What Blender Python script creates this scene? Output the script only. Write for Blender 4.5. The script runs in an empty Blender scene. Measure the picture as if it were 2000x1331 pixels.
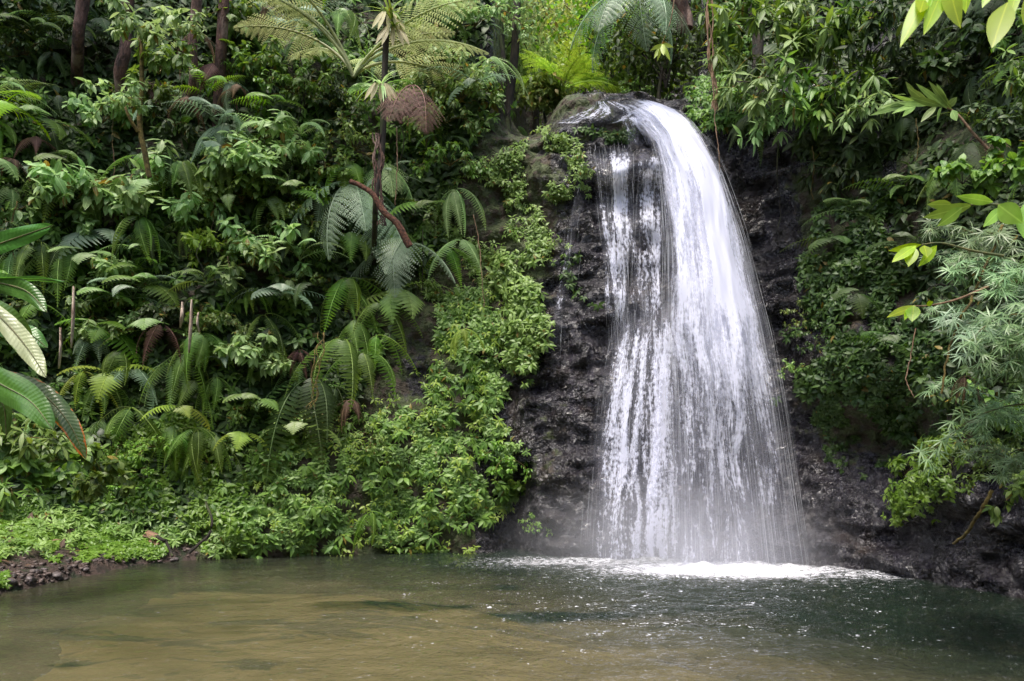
import bpy, math, random
import numpy as np
from mathutils import Vector, Matrix
from mathutils.bvhtree import BVHTree
R = math.radians
sc = bpy.context.scene
COL = sc.collection
# ------------------------------------------------------------------ camera, light, exposure
F = 1556.0; CAMZ = 1.7; HOR = 900.0      # focal length and horizon row, in photo pixels
cam = bpy.data.cameras.new('camera'); cam.lens = 28.0; cam.sensor_width = 36.0
cam.shift_y = (HOR-665.5)/2000.0; cam.clip_end = 400; cam.clip_start = 0.05
cam.dof.use_dof = True; cam.dof.focus_distance = 13.0; cam.dof.aperture_fstop = 5.6
camo = bpy.data.objects.new('camera', cam); COL.objects.link(camo)
camo.location = (0, 0, CAMZ); camo.rotation_euler = (R(90), 0, 0); sc.camera = camo

SUN_EL, SUN_AZ = 66.0, 205.0             # azimuth clockwise from +Y (205 = behind the camera, a little left)
world = bpy.data.worlds.new('World'); sc.world = world; world.use_nodes = True
wn = world.node_tree; wn.nodes.clear()
sky = wn.nodes.new('ShaderNodeTexSky'); sky.sky_type = 'NISHITA'; sky.sun_disc = False
sky.sun_elevation = R(SUN_EL); sky.sun_rotation = R(SUN_AZ); sky.air_density = 1.2; sky.dust_density = 4.0; sky.ozone_density = 1.0
bg = wn.nodes.new('ShaderNodeBackground'); bg.inputs[1].default_value = 0.15
wo = wn.nodes.new('ShaderNodeOutputWorld')
wn.links.new(sky.outputs[0], bg.inputs[0]); wn.links.new(bg.outputs[0], wo.inputs[0])
sun = bpy.data.lights.new('sun', 'SUN'); sun.energy = 2.0; sun.angle = R(14); sun.color = (1.0, 0.95, 0.87)
suno = bpy.data.objects.new('sun', sun); COL.objects.link(suno)
sd = Vector((math.sin(R(SUN_AZ))*math.cos(R(SUN_EL)), math.cos(R(SUN_AZ))*math.cos(R(SUN_EL)), math.sin(R(SUN_EL))))
suno.rotation_euler = sd.to_track_quat('Z', 'Y').to_euler(); suno.location = sd*40
vs = sc.view_settings; vs.view_transform = 'Standard'; vs.look = 'None'; vs.gamma = 1; vs.exposure = 1.15
sc.render.engine = 'CYCLES'
cy = sc.cycles; cy.max_bounces = 5; cy.diffuse_bounces = 3; cy.glossy_bounces = 3; cy.transmission_bounces = 3
cy.volume_bounces = 2; cy.transparent_max_bounces = 24; cy.use_denoising = True; cy.sample_clamp_indirect = 4.0
cy.caustics_reflective = False; cy.caustics_refractive = False
try: cy.pixel_filter_type = 'BLACKMAN_HARRIS'; cy.filter_width = 1.5
except Exception: pass

# ------------------------------------------------------------------ helpers
rng = np.random.default_rng(7); random.seed(7)
def at(u, v, Y): return Vector(((u-1000)/F*Y, Y, CAMZ+(HOR-v)/F*Y))
def px(p): return (1000+p[0]/p[1]*F, HOR-(p[2]-CAMZ)/p[1]*F)
def nrm(a):
    a = np.asarray(a, float); return a/np.maximum(np.linalg.norm(a, axis=-1, keepdims=True), 1e-9)
def sst(a, b, x): t = np.clip((x-a)/(b-a), 0, 1); return t*t*(3-2*t)
def vnoise(p, seed=0):
    p = np.asarray(p, float); i = np.floor(p).astype(np.int64); f = p-i; f = f*f*(3-2*f); r = 0
    for dx in (0, 1):
        for dy in (0, 1):
            for dz in (0, 1):
                h = (i[:, 0]+dx)*374761393+(i[:, 1]+dy)*668265263+(i[:, 2]+dz)*2147483647+seed*974634777
                h = (h ^ (h >> 13))*1274126177 & 0xffffffff; h = (h ^ (h >> 16)) & 0xffff
                w = (f[:, 0] if dx else 1-f[:, 0])*(f[:, 1] if dy else 1-f[:, 1])*(f[:, 2] if dz else 1-f[:, 2])
                r = r+w*h/65535.0
    return r*2-1
def fbm(p, oct=4, seed=0, gain=.5):
    a = 1; r = 0; p = np.asarray(p, float)
    for k in range(oct): r = r+a*vnoise(p, seed+k*17); p = p*2.03+11.3; a *= gain
    return r
def mesh_from(name, V, Q, mat=None, smooth=True, attrs=None):
    V = np.asarray(V, np.float32); Q = np.asarray(Q, np.int32)
    me = bpy.data.meshes.new(name); me.vertices.add(len(V)); me.vertices.foreach_set('co', V.ravel())
    k = Q.shape[1]; me.loops.add(Q.size); me.loops.foreach_set('vertex_index', Q.ravel())
    me.polygons.add(len(Q)); me.polygons.foreach_set('loop_start', np.arange(0, Q.size, k, dtype=np.int32))
    me.polygons.foreach_set('use_smooth', np.full(len(Q), smooth, dtype=bool))
    for an, (ty, d) in (attrs or {}).items():
        a = me.attributes.new(an, ty, 'POINT')
        a.data.foreach_set('value' if ty == 'FLOAT' else 'vector', np.asarray(d, np.float32).ravel())
    me.update(calc_edges=True); me.validate()
    me.materials.append(mat)
    return me
class MB:
    """collects quads with a tint value and a blade coordinate for every vertex"""
    def __init__(s): s.V = []; s.Q = []; s.T = []; s.U = []; s.n = 0
    def add(s, V, Q, T=0.5, U=None):
        V = np.asarray(V, float).reshape(-1, 3); s.V.append(V); s.Q.append(np.asarray(Q, int).reshape(-1, 4)+s.n)
        s.T.append(np.broadcast_to(np.asarray(T, float), (len(V),)) if np.ndim(T) < 1 or len(np.atleast_1d(T)) != len(V) else np.asarray(T))
        s.U.append(np.zeros((len(V), 3)) if U is None else np.asarray(U, float)); s.n += len(V)
    def mesh(s, name, mat=None, smooth=True):
        return mesh_from(name, np.concatenate(s.V), np.concatenate(s.Q), mat, smooth,
                         {'tint': ('FLOAT', np.concatenate(s.T)), 'luv': ('FLOAT_VECTOR', np.concatenate(s.U))})
    def leaves(s, P, A, N, L, W, T=None, prof=(.0, .85, 1., .62, 0), droop=.25, fold=.25, curl=0):
        """blades: base points P, axis A, face normal N, lengths L, widths W; prof = half-width along the blade"""
        P = np.asarray(P, float).reshape(-1, 3); n = len(P)
        A = nrm(np.broadcast_to(np.asarray(A, float), (n, 3))); N = np.broadcast_to(np.asarray(N, float), (n, 3))
        B = nrm(np.cross(N, A)); N = np.cross(A, B)
        L = np.broadcast_to(np.asarray(L, float), (n,)); W = np.broadcast_to(np.asarray(W, float), (n,))
        dr = np.broadcast_to(np.asarray(droop, float), (n,))
        k = len(prof); xs = np.linspace(0, 1, k); pr = np.asarray(prof)
        out = np.zeros((n, k, 3, 3)); U = np.zeros((n, k, 3, 3))
        for j, sgn in enumerate((-1, 0, 1)):
            x = xs[None, :]*L[:, None]
            y = sgn*pr[None, :]*W[:, None]*.5
            z = -dr[:, None]*(xs[None, :]**2)*L[:, None] + abs(sgn)*fold*pr[None, :]*W[:, None]*.5
            out[:, :, j] = P[:, None]+A[:, None]*x[..., None]+B[:, None]*y[..., None]+N[:, None]*z[..., None]
            U[:, :, j, 0] = xs[None, :]; U[:, :, j, 1] = sgn*pr[None, :]; U[:, :, j, 2] = L[:, None]
        T = rng.random(n) if T is None else np.broadcast_to(np.asarray(T, float), (n,))
        q = []
        for i in range(k-1):
            for j in (0, 1): a = i*3+j; q.append((a, a+3, a+4, a+1))
        q = np.asarray(q)[None]+(np.arange(n)*k*3)[:, None, None]
        s.add(out.reshape(-1, 3), q.reshape(-1, 4), np.repeat(T, k*3), U.reshape(-1, 3))
    def tube(s, pts, r0, r1=None, sides=6, T=.5):
        P = np.asarray([tuple(p) for p in pts], float); n = len(P); r1 = r0 if r1 is None else r1
        tg = nrm(np.gradient(P, axis=0)); ref = np.array([.13, .31, .94]) if abs(tg[0][2]) < .8 else np.array([.9, .3, .1])
        r = np.linspace(r0, r1, n) if np.ndim(r0) == 0 else np.asarray(r0)
        b = nrm(np.cross(tg, ref)); c = np.cross(tg, b); an = np.arange(sides)/sides*2*np.pi
        V = P[:, None]+(b[:, None]*np.cos(an)[None, :, None]+c[:, None]*np.sin(an)[None, :, None])*r[:, None, None]
        q = [(i*sides+j, i*sides+(j+1) % sides, (i+1)*sides+(j+1) % sides, (i+1)*sides+j) for i in range(n-1) for j in range(sides)]
        U = np.zeros((n, sides, 3)); U[:, :, 0] = np.linspace(0, 1, n)[:, None]; U[:, :, 1] = an[None]/6.283
        s.add(V.reshape(-1, 3), q, T, U.reshape(-1, 3))
def link(name, data, parent=None, loc=(0, 0, 0), rot=(0, 0, 0), s=1.0):
    o = bpy.data.objects.new(name, data); COL.objects.link(o); o.location = loc; o.rotation_euler = rot
    o.scale = (s, s, s) if np.ndim(s) == 0 else s
    if parent: o.parent = parent
    return o
def setmat(o, m):
    if len(o.material_slots): o.material_slots[0].link = 'OBJECT'; o.material_slots[0].material = m
def tag(o, label=None, cat=None, group=None, kind=None):
    if label: o['label'] = label
    if cat: o['category'] = cat
    if group: o['group'] = group
    if kind: o['kind'] = kind
    return o
def smooth_path(pts, n=24, k=2):
    P = np.asarray([tuple(p) for p in pts], float); t = np.linspace(0, 1, len(P)); tt = np.linspace(0, 1, n)
    # Catmull-Rom
    m = np.gradient(P, t, axis=0) if len(P) > 2 else np.repeat((P[1]-P[0])[None], 2, 0)
    out = []
    for x in tt:
        i = min(int(x*(len(P)-1)), len(P)-2); h = t[i+1]-t[i]; f = (x-t[i])/h
        out.append((2*f**3-3*f**2+1)*P[i]+(f**3-2*f**2+f)*h*m[i]+(-2*f**3+3*f**2)*P[i+1]+(f**3-f**2)*h*m[i+1])
    return np.array(out)

# ------------------------------------------------------------------ materials
class NT:
    def __init__(s, name):
        s.m = bpy.data.materials.new(name); s.m.use_nodes = True; s.t = s.m.node_tree; s.t.nodes.clear()
        s.out = s.t.nodes.new('ShaderNodeOutputMaterial')
    def n(s, ty, **kw):
        x = s.t.nodes.new(ty)
        for k, v in kw.items():
            if k.startswith('i_'):
                k = k[2:]; k = int(k) if k.isdigit() else k.replace('_', ' ')
                if hasattr(v, 'is_linked') or hasattr(v, 'links'): s.t.links.new(v, x.inputs[k])
                else: x.inputs[k].default_value = v
            else: setattr(x, k, v)
        return x
    def L(s, a, b): s.t.links.new(a, b)
    def math(s, op, a, b=0.0, c=None, clamp=False):
        x = s.t.nodes.new('ShaderNodeMath'); x.operation = op; x.use_clamp = clamp
        for i, v in enumerate((a, b) if c is None else (a, b, c)):
            if hasattr(v, 'links'): s.L(v, x.inputs[i])
            else: x.inputs[i].default_value = v
        return x.outputs[0]
    def mix(s, f, a, b):
        x = s.t.nodes.new('ShaderNodeMix'); x.data_type = 'RGBA'
        for i, v in ((0, f), (6, a), (7, b)):
            if hasattr(v, 'links'): s.L(v, x.inputs[i])
            else: x.inputs[i].default_value = v if i == 0 else (*v, 1)
        return x.outputs[2]
    def ramp(s, v, a, b): 
        x = s.t.nodes.new('ShaderNodeMapRange'); x.interpolation_type = 'SMOOTHSTEP'; s.L(v, x.inputs[0])
        for i, w in ((1, a), (2, b)):
            if hasattr(w, 'links'): s.L(w, x.inputs[i])
            else: x.inputs[i].default_value = w
        return x.outputs[0]
    def noise(s, vec, scale, detail=3, rough=.5, dist=0):
        x = s.n('ShaderNodeTexNoise', i_Scale=scale, i_Detail=detail, i_Roughness=rough, i_Distortion=dist)
        if vec is not None: s.L(vec, x.inputs['Vector'])
        return x.outputs[0]
    def attr(s, name): return s.n('ShaderNodeAttribute', attribute_name=name)
    def scale(s, vec, sc_):
        x = s.n('ShaderNodeVectorMath', operation='MULTIPLY'); s.L(vec, x.inputs[0]); x.inputs[1].default_value = sc_; return x.outputs[0]

def leaf_mat(name, c1, c2, rough=.4, trans=.3, veins=0.0, brown=0.0, spec=.5, tcol=None, midrib=0.25, edge=None):
    """c1..c2: range of blade colours over the leaves of a plant"""
    t = NT(name); ti = t.attr('tint').outputs['Fac']; oi = t.n('ShaderNodeObjectInfo').outputs['Random']
    uv = t.attr('luv').outputs['Vector']; sx = t.n('ShaderNodeSeparateXYZ', i_0=uv)
    geo = t.n('ShaderNodeNewGeometry'); 
    col = t.mix(ti, c1, c2)
    mot = t.noise(geo.outputs['Position'], 9.0, 2)
    col = t.mix(t.math('MULTIPLY', t.ramp(mot, .35, .75), .45), col, tuple(x*.55 for x in c1))
    hv = t.n('ShaderNodeHueSaturation', i_Color=col)
    t.L(t.math('ADD', t.math('MULTIPLY', oi, .035), .483), hv.inputs['Hue'])
    t.L(t.math('ADD', t.math('MULTIPLY', oi, .5), .75), hv.inputs['Value']); col = hv.outputs[0]
    if brown > 0:
        bm = t.math('LESS_THAN', ti, brown); col = t.mix(bm, col, (.22, .16, .03))
    ay = t.math('ABSOLUTE', sx.outputs[1])
    if midrib: 
        mr = t.math('SUBTRACT', 1.0, t.ramp(ay, 0.0, .12)); col = t.mix(t.math('MULTIPLY', mr, midrib), col, tuple(min(1, x*2.2+.03) for x in c2))
    if edge:
        en = t.noise(geo.outputs['Position'], 14, 3)
        em = t.ramp(t.math('ADD', t.math('ADD', ay, t.math('MULTIPLY', t.math('SUBTRACT', en, .5), .9)), t.math('MULTIPLY', t.ramp(sx.outputs[0], .55, 1.0), edge[1])), .95, 1.12)
        col = t.mix(em, col, edge[0])
    p = t.n('ShaderNodeBsdfPrincipled'); t.L(col, p.inputs['Base Color'])
    p.inputs['Roughness'].default_value = rough; p.inputs['Specular IOR Level'].default_value = spec
    if veins:
        lx = t.math('MULTIPLY', sx.outputs[0], sx.outputs[2])
        w = t.math('SINE', t.math('MULTIPLY', t.math('ADD', t.math('MULTIPLY', lx, 1.0), t.math('MULTIPLY', ay, -.05)), veins))
        nz = t.noise(uv, 6, 3)
        b = t.n('ShaderNodeBump', i_Strength=.22, i_Distance=.004); t.L(t.math('ADD', w, t.math('MULTIPLY', nz, 3)), b.inputs['Height']); t.L(b.outputs[0], p.inputs['Normal'])
    tr = t.n('ShaderNodeBsdfTranslucent'); h2 = t.n('ShaderNodeHueSaturation', i_Color=col, i_Hue=.485, i_Saturation=1.1, i_Value=1.7); t.L(h2.outputs[0], tr.inputs[0])
    mx = t.n('ShaderNodeMixShader', i_0=trans); t.L(p.outputs[0], mx.inputs[1]); t.L(tr.outputs[0], mx.inputs[2]); t.L(mx.outputs[0], t.out.inputs[0])
    return t.m
def solid_mat(name, c1, c2, scale=8, rough=.75, bump=.4, bd=.02, stretch=(1, 1, 1), c3=None):
    t = NT(name); tc = t.n('ShaderNodeTexCoord').outputs['Object']; v = t.scale(tc, stretch)
    n1 = t.noise(v, scale, 5, .6); col = t.mix(t.ramp(n1, .35, .65), c1, c2)
    if c3: col = t.mix(t.ramp(t.noise(v, scale*.4, 4), .52, .62), col, c3)
    p = t.n('ShaderNodeBsdfPrincipled', i_Roughness=rough); t.L(col, p.inputs['Base Color'])
    b = t.n('ShaderNodeBump', i_Strength=bump, i_Distance=bd); t.L(t.noise(v, scale*3, 5, .65), b.inputs['Height']); t.L(b.outputs[0], p.inputs['Normal'])
    t.L(p.outputs[0], t.out.inputs[0]); return t.m

# wet basalt with moss
t = NT('wet_rock'); geo = t.n('ShaderNodeNewGeometry'); P = geo.outputs['Position']
moss = t.attr('moss').outputs['Fac']
wv = t.n('ShaderNodeVectorMath', operation='MULTIPLY_ADD'); wn1 = t.n('ShaderNodeTexNoise', i_Scale=3.0, i_Detail=3.0); t.L(P, wn1.inputs['Vector'])
t.L(wn1.outputs[1], wv.inputs[0]); wv.inputs[1].default_value = (.28,)*3; t.L(P, wv.inputs[2]); W = wv.outputs[0]
def facets(sc_):
    q = t.scale(W, (sc_, sc_, sc_*1.7)); v = t.n('ShaderNodeTexVoronoi', i_Scale=1.0); t.L(q, v.inputs['Vector'])
    s1 = t.n('ShaderNodeVectorMath', operation='SUBTRACT'); t.L(q, s1.inputs[0]); t.L(v.outputs['Position'], s1.inputs[1])
    s2 = t.n('ShaderNodeVectorMath', operation='SUBTRACT'); t.L(v.outputs['Color'], s2.inputs[0]); s2.inputs[1].default_value = (.5, .5, .5)
    dt = t.n('ShaderNodeVectorMath', operation='DOT_PRODUCT'); t.L(s1.outputs[0], dt.inputs[0]); t.L(s2.outputs[0], dt.inputs[1]); return dt.outputs['Value']
nf = t.noise(W, 30, 4, .65); nb = t.noise(P, 1.3, 4)
col = t.mix(t.ramp(nf, .3, .7), (.007, .006, .008), (.038, .034, .042)); col = t.mix(t.ramp(nb, .5, .75), col, (.03, .02, .015))
strk = t.ramp(t.noise(t.scale(P, (5, 2, .35)), 1.0, 4, .6), .5, .72); col = t.mix(t.math('MULTIPLY', strk, .55), col, (.040, .036, .054))
mm = t.ramp(t.math('ADD', moss, t.math('MULTIPLY', t.math('SUBTRACT', t.noise(P, 3.5, 6, .7), .5), 1.6)), .5, .75)
mcol = t.mix(t.noise(P, 22, 3), (.02, .035, .008), (.075, .095, .02))
mcol = t.mix(t.ramp(t.noise(P, 5, 2), .45, .6), mcol, (.05, .035, .02))
col = t.mix(mm, col, mcol)
p = t.n('ShaderNodeBsdfPrincipled'); t.L(col, p.inputs['Base Color']); p.inputs['Specular IOR Level'].default_value = .7
t.L(t.math('ADD', t.math('MULTIPLY', mm, .55), t.math('ADD', t.math('MULTIPLY', t.ramp(t.noise(P, 2.5, 3), .35, .65), .22), .13)), p.inputs['Roughness'])
h = t.math('ADD', t.math('ADD', t.math('MULTIPLY', facets(3.5), 1.5), t.math('MULTIPLY', facets(10.0), .75)), t.math('ADD', t.math('MULTIPLY', facets(24.0), .3), t.math('MULTIPLY', nf, .25)))
b = t.n('ShaderNodeBump', i_Strength=1.0, i_Distance=.13); t.L(h, b.inputs['Height']); t.L(b.outputs[0], p.inputs['Normal'])
t.L(p.outputs[0], t.out.inputs[0]); M_rock = t.m

# falling water: white strands, clear gaps.  luv = (metres across, metres along, seed); dens = how much water
def water_white(name, fine=1.0, w1=.50, w3=.30):
    t = NT(name); uv = t.attr('luv').outputs['Vector']; dens = t.attr('dens').outputs['Fac']
    n0 = t.noise(t.scale(uv, (2.6, .35, 1)), 1.0, 3, .55)
    n1 = t.noise(t.scale(uv, (14, .8, 1)), 1.0, 3, .6, .15)
    n2 = t.noise(t.scale(uv, (60*fine, 4.5, 1)), 1.0, 2, .55)
    n3 = t.noise(t.scale(uv, (26, 13, 1)), 1.0, 2, .6)
    s_ = t.math('ADD', t.math('MULTIPLY', n1, w1), t.math('MULTIPLY', n2, .35)); s_ = t.math('ADD', s_, t.math('MULTIPLY', n0, .4)); s_ = t.math('ADD', s_, t.math('MULTIPLY', n3, w3))
    th = t.math('SUBTRACT', .31+.5*(w1+w3+.75)-.03, t.math('MULTIPLY', dens, .72))     # s_ averages 0.71
    a = t.ramp(s_, th, t.math('ADD', th, .26))
    soft = t.math('MULTIPLY', t.math('MULTIPLY', t.ramp(t.noise(t.scale(uv, (3.2, .8, 1)), 1.0, 4, .6), .25, .75), dens), .27)
    a = t.math('MAXIMUM', a, soft); a = t.math('MULTIPLY', a, t.ramp(dens, 0, .12)); a = t.math('MULTIPLY', a, .93)
    p = t.n('ShaderNodeBsdfPrincipled', i_Base_Color=(.80, .82, .97, 1), i_Roughness=.5)
    tl = t.n('ShaderNodeBsdfTranslucent', i_0=(.90, .905, .98, 1)); m1 = t.n('ShaderNodeMixShader', i_0=.35); t.L(p.outputs[0], m1.inputs[1]); t.L(tl.outputs[0], m1.inputs[2])
    tp = t.n('ShaderNodeBsdfTransparent'); mx = t.n('ShaderNodeMixShader'); t.L(a, mx.inputs[0]); t.L(tp.outputs[0], mx.inputs[1]); t.L(m1.outputs[0], mx.inputs[2])
    t.L(mx.outputs[0], t.out.inputs[0]); return t.m
M_fall = water_white('falling_water'); M_braid = water_white('braided_water', .8, .42, .62)
t = NT('water_drops'); p = t.n('ShaderNodeBsdfPrincipled', i_Base_Color=(.92, .94, .98, 1), i_Roughness=.35); tl = t.n('ShaderNodeBsdfTranslucent', i_0=(.9, .92, .97, 1))
tp = t.n('ShaderNodeBsdfTransparent'); m1 = t.n('ShaderNodeMixShader', i_0=.4); t.L(p.outputs[0], m1.inputs[1]); t.L(tl.outputs[0], m1.inputs[2])
mx = t.n('ShaderNodeMixShader', i_0=.62); t.L(m1.outputs[0], mx.inputs[1]); t.L(tp.outputs[0], mx.inputs[2]); t.L(mx.outputs[0], t.out.inputs[0]); M_drop = t.m

# pool: silty water over a visible bed
t = NT('pool_water'); P = t.n('ShaderNodeNewGeometry').outputs['Position']; foam = t.attr('foam').outputs['Fac']; silt = t.attr('silt').outputs['Fac']; chop = t.attr('chop').outputs['Fac']
wp = t.scale(P, (1, 1.0, 1))
hh = t.math('ADD', t.noise(wp, 3.6, 3, .55, .4), t.math('MULTIPLY', t.noise(wp, 13.0, 3, .6, .3), .5))
b = t.n('ShaderNodeBump', i_Distance=.10); t.L(t.math('ADD', t.math('MULTIPLY', chop, .9), .07), b.inputs['Strength']); t.L(hh, b.inputs['Height'])
dcol = t.mix(silt, (.020, .038, .026), (.166, .150, .088))
dif = t.n('ShaderNodeBsdfDiffuse'); t.L(dcol, dif.inputs[0])
tr = t.n('ShaderNodeBsdfTransparent', i_0=(.72, .72, .52, 1))
body = t.n('ShaderNodeMixShader', i_0=.58); t.L(dif.outputs[0], body.inputs[1]); t.L(tr.outputs[0], body.inputs[2])
gl = t.n('ShaderNodeBsdfGlossy', i_Roughness=.04); t.L(b.outputs[0], gl.inputs['Normal'])
fr = t.n('ShaderNodeFresnel', i_IOR=1.33); t.L(b.outputs[0], fr.inputs['Normal'])
w1 = t.n('ShaderNodeMixShader'); t.L(t.math('MULTIPLY', fr.outputs[0], .9), w1.inputs[0]); t.L(body.outputs[0], w1.inputs[1]); t.L(gl.outputs[0], w1.inputs[2])
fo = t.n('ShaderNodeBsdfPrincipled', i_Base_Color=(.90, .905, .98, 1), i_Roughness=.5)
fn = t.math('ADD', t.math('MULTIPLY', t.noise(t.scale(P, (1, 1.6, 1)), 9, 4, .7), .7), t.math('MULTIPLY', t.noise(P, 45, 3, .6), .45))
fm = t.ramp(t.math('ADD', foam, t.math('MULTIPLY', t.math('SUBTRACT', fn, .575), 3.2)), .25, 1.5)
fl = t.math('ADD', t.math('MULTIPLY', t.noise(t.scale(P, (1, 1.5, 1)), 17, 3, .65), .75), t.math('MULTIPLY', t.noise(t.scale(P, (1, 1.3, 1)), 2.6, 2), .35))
fl = t.math('MULTIPLY', t.ramp(fl, t.math('SUBTRACT', .805, t.math('MULTIPLY', chop, .125)), t.math('SUBTRACT', .855, t.math('MULTIPLY', chop, .125))), .75); fm = t.math('MAXIMUM', fm, fl)  # white flecks on choppy water: painted glints, partly bubbles
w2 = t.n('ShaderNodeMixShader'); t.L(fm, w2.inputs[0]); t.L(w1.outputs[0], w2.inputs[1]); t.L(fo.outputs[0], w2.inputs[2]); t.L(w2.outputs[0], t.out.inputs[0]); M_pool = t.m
# pool bed
t = NT('pool_bed'); P = t.n('ShaderNodeNewGeometry').outputs['Position']
col = t.mix(t.noise(P, 2.2, 4), (.18, .13, .07), (.36, .27, .16))
col = t.mix(t.ramp(t.noise(t.scale(P, (.55, 1.1, 1)), 1.1, 5, .6, .6), .54, .6), col, (.02, .022, .014))
col = t.mix(t.math('MULTIPLY', t.ramp(t.noise(t.scale(P, (1, 1.6, 1)), 3.6, 4, .6), .6, .66), .7), col, (.04, .04, .02))
p = t.n('ShaderNodeBsdfPrincipled', i_Roughness=.8); t.L(col, p.inputs['Base Color']); t.L(p.outputs[0], t.out.inputs[0]); M_bed = t.m
M_soil = solid_mat('bank_soil', (.028, .018, .014), (.085, .052, .042), 9, .6, 1.0, .06, c3=(.02, .03, .01))
M_hill = solid_mat('hill_green', (.012, .02, .008), (.04, .06, .018), 1.2, .8, .9, .5)
M_stone = solid_mat('stone_grey', (.05, .04, .04), (.16, .13, .13), 9, .5, .6, .02)
M_bark = solid_mat('bark_dark', (.010, .008, .006), (.040, .030, .020), 9, .85, .9, .03, (1, 1, .3), c3=(.05, .06, .02))
M_barkred = solid_mat('bark_reddish', (.025, .012, .009), (.13, .065, .048), 9, .85, 1.0, .06, (1, 1, .3), c3=(.22, .15, .12))
M_moss = solid_mat('moss_stem', (.06, .045, .012), (.20, .15, .04), 14, .9, .9, .02)
M_vine = solid_mat('vine_brown', (.10, .055, .03), (.24, .15, .09), 9, .8, .5, .01)
M_stem = solid_mat('green_stem', (.05, .07, .02), (.12, .11, .035), 9, .6, .3, .01)
M_strip = solid_mat('bare_bark', (.14, .09, .06), (.50, .40, .31), 7, .7, .8, .02, (2, 2, .4))
M_fuzz = solid_mat('fuzzy_red_bark', (.045, .018, .010), (.17, .07, .04), 22, .95, 1.0, .05)
M_gravel = solid_mat('gravel', (.03, .022, .02), (.15, .11, .10), 4, .6, .4, .01)
M_wood = solid_mat('rotten_wood', (.07, .035, .018), (.22, .12, .065), 6, .7, .6, .01, (.3, 4, 4))
# ------------------------------------------------------------------ THE SETTING: cliff
us = np.concatenate([np.arange(-900, -200, 20), np.arange(-200, 2200, 6.5), np.arange(2200, 3000, 20)])
zs = np.concatenate([np.arange(-1.2, 9.6, .05), np.arange(9.6, 26, .16)])
ku = [-900, -300, 0, 200, 440, 700, 900, 990, 1150, 1300, 1450, 1550, 1650, 1750, 1880, 1960, 2100, 2400, 3000]
kB = [9.5, 11.8, 13.0, 13.9, 14.1, 14.5, 14.6, 14.9, 14.2, 14.0, 13.9, 13.4, 12.6, 11.9, 10.8, 10.2, 9.4, 8.2, 7.0]
kz = [-1.2, 0, 1, 2, 4, 6, 7.3, 7.8, 8.4, 9.0, 9.5, 10.2, 12, 14, 18, 26]
oL = [0, 0, .05, .12, .3, .55, .7, .8, .95, 1.1, 1.25, 1.4, 2.0, 2.8, 4.5, 9]       # jungle wall leaning back
oR = [0, 0, -.1, 0, .15, .35, .55, .7, 2.0, 3.2, 5.0, 9.5, 12.0, 13.5, 16, 19]       # rock face, then the stream notch
oF = [0, 0, .1, .15, .2, .3, .3, .35, 1.0, 1.9, 2.6, 3.0, 3.6, 4.2, 5.5, 9]        # dark wall right of the lip
oX = [0, 0, .15, .2, -.1, .2, .7, .9, 1.2, 1.5, 1.8, 2.1, 2.8, 3.4, 4.5, 8]        # right wall, hollow at the foot
U, Z = np.meshgrid(us, zs)
def ip(o): return np.interp(Z, kz, o)
hump = (sst(1045, 1110, U)*(1-.3*sst(1240, 1300, U)))*np.interp(Z, [7.3, 7.8, 8.4, 8.7, 9.0, 9.5, 10.2], [0, .25, 1.15, 1.35, 1.0, .5, 0])
wN = sst(960, 1030, U)*(1-sst(1320, 1372, U)); wF = sst(1320, 1372, U)*(1-sst(1560, 1680, U)); wX = sst(1560, 1680, U); wL = 1-sst(960, 1030, U)
D = np.interp(U, ku, kB)+wL*ip(oL)+wN*(ip(oR)-hump)+wF*ip(oF)+wX*ip(oX)
# second ledge: the face between 1130 and 1300 is cut lower than the stream, and the boulder at the top left of the lip
D = D+.55*np.exp(-((U-1005)/38)**2)*(1-sst(.9, 1.9, Z))*1.2
D = D-.5*np.exp(-((U-1240)/150)**2)*np.exp(-((Z-7.0)/.35)**2)*(Z < 9)
D = D+.8*np.exp(-((U-1760)/110)**2)*np.exp(-((Z-2.0)/.5)**2)-.35*np.exp(-((U-1700)/130)**2)*np.exp(-((Z-3.1)/.6)**2)
D = D-.5*np.exp(-((U-1860)/70)**2)*np.exp(-((Z-1.6)/.5)**2)
X = (U-1000)/F*D
Pn = np.stack([X, D*.6, Z], -1).reshape(-1, 3)
n1 = fbm(Pn*.55, 4, 3).reshape(U.shape); n2 = fbm(Pn*np.array([2.2, 2.2, 3.4]), 4, 9).reshape(U.shape)
rd = 1-np.abs(fbm(Pn*np.array([1.1, 1.1, 2.0])+5, 3, 21).reshape(U.shape))
st = (Z*2.1+n1*1.2); st = st-np.floor(st)
rockm = np.clip(sst(900, 1000, U)*(1-sst(1650, 1800, U))+sst(1560, 1620, U)*(1-sst(2.4, 3.4, Z)), 0, 1)
fade = np.where(Z > 9.5, np.clip(1-(Z-9.5)/6, .4, 1), 1)
D = D+fade*(n1*.32*(1-.55*rockm)-.28*rd*rockm+n2*(.09-.045*rockm)+.06*(st-.5)*rockm+.10*rockm*np.abs(fbm(Pn*np.array([1.6, 1.6, 2.2])+9, 3, 77).reshape(U.shape)))
D = np.where((Z > 9.5) & (wN > .5), D+n1*.8, D)
X = (U-1000)/F*D; V = np.stack([X, D, Z], -1).reshape(-1, 3)
# crisp facets in the bare rock
fac = np.abs(fbm(V*np.array([4.5, 4.5, 7])+3, 3, 5)); V[:, 1] += (fac-.35)*.06*rockm.ravel()
nv, nu = U.shape; ii = np.arange(nv*nu).reshape(nv, nu)
Q = np.stack([ii[:-1, :-1], ii[:-1, 1:], ii[1:, 1:], ii[1:, :-1]], -1).reshape(-1, 4)
VP = HOR-(V[:, 2]-CAMZ)/V[:, 1]*F; UP = U.ravel()
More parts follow.
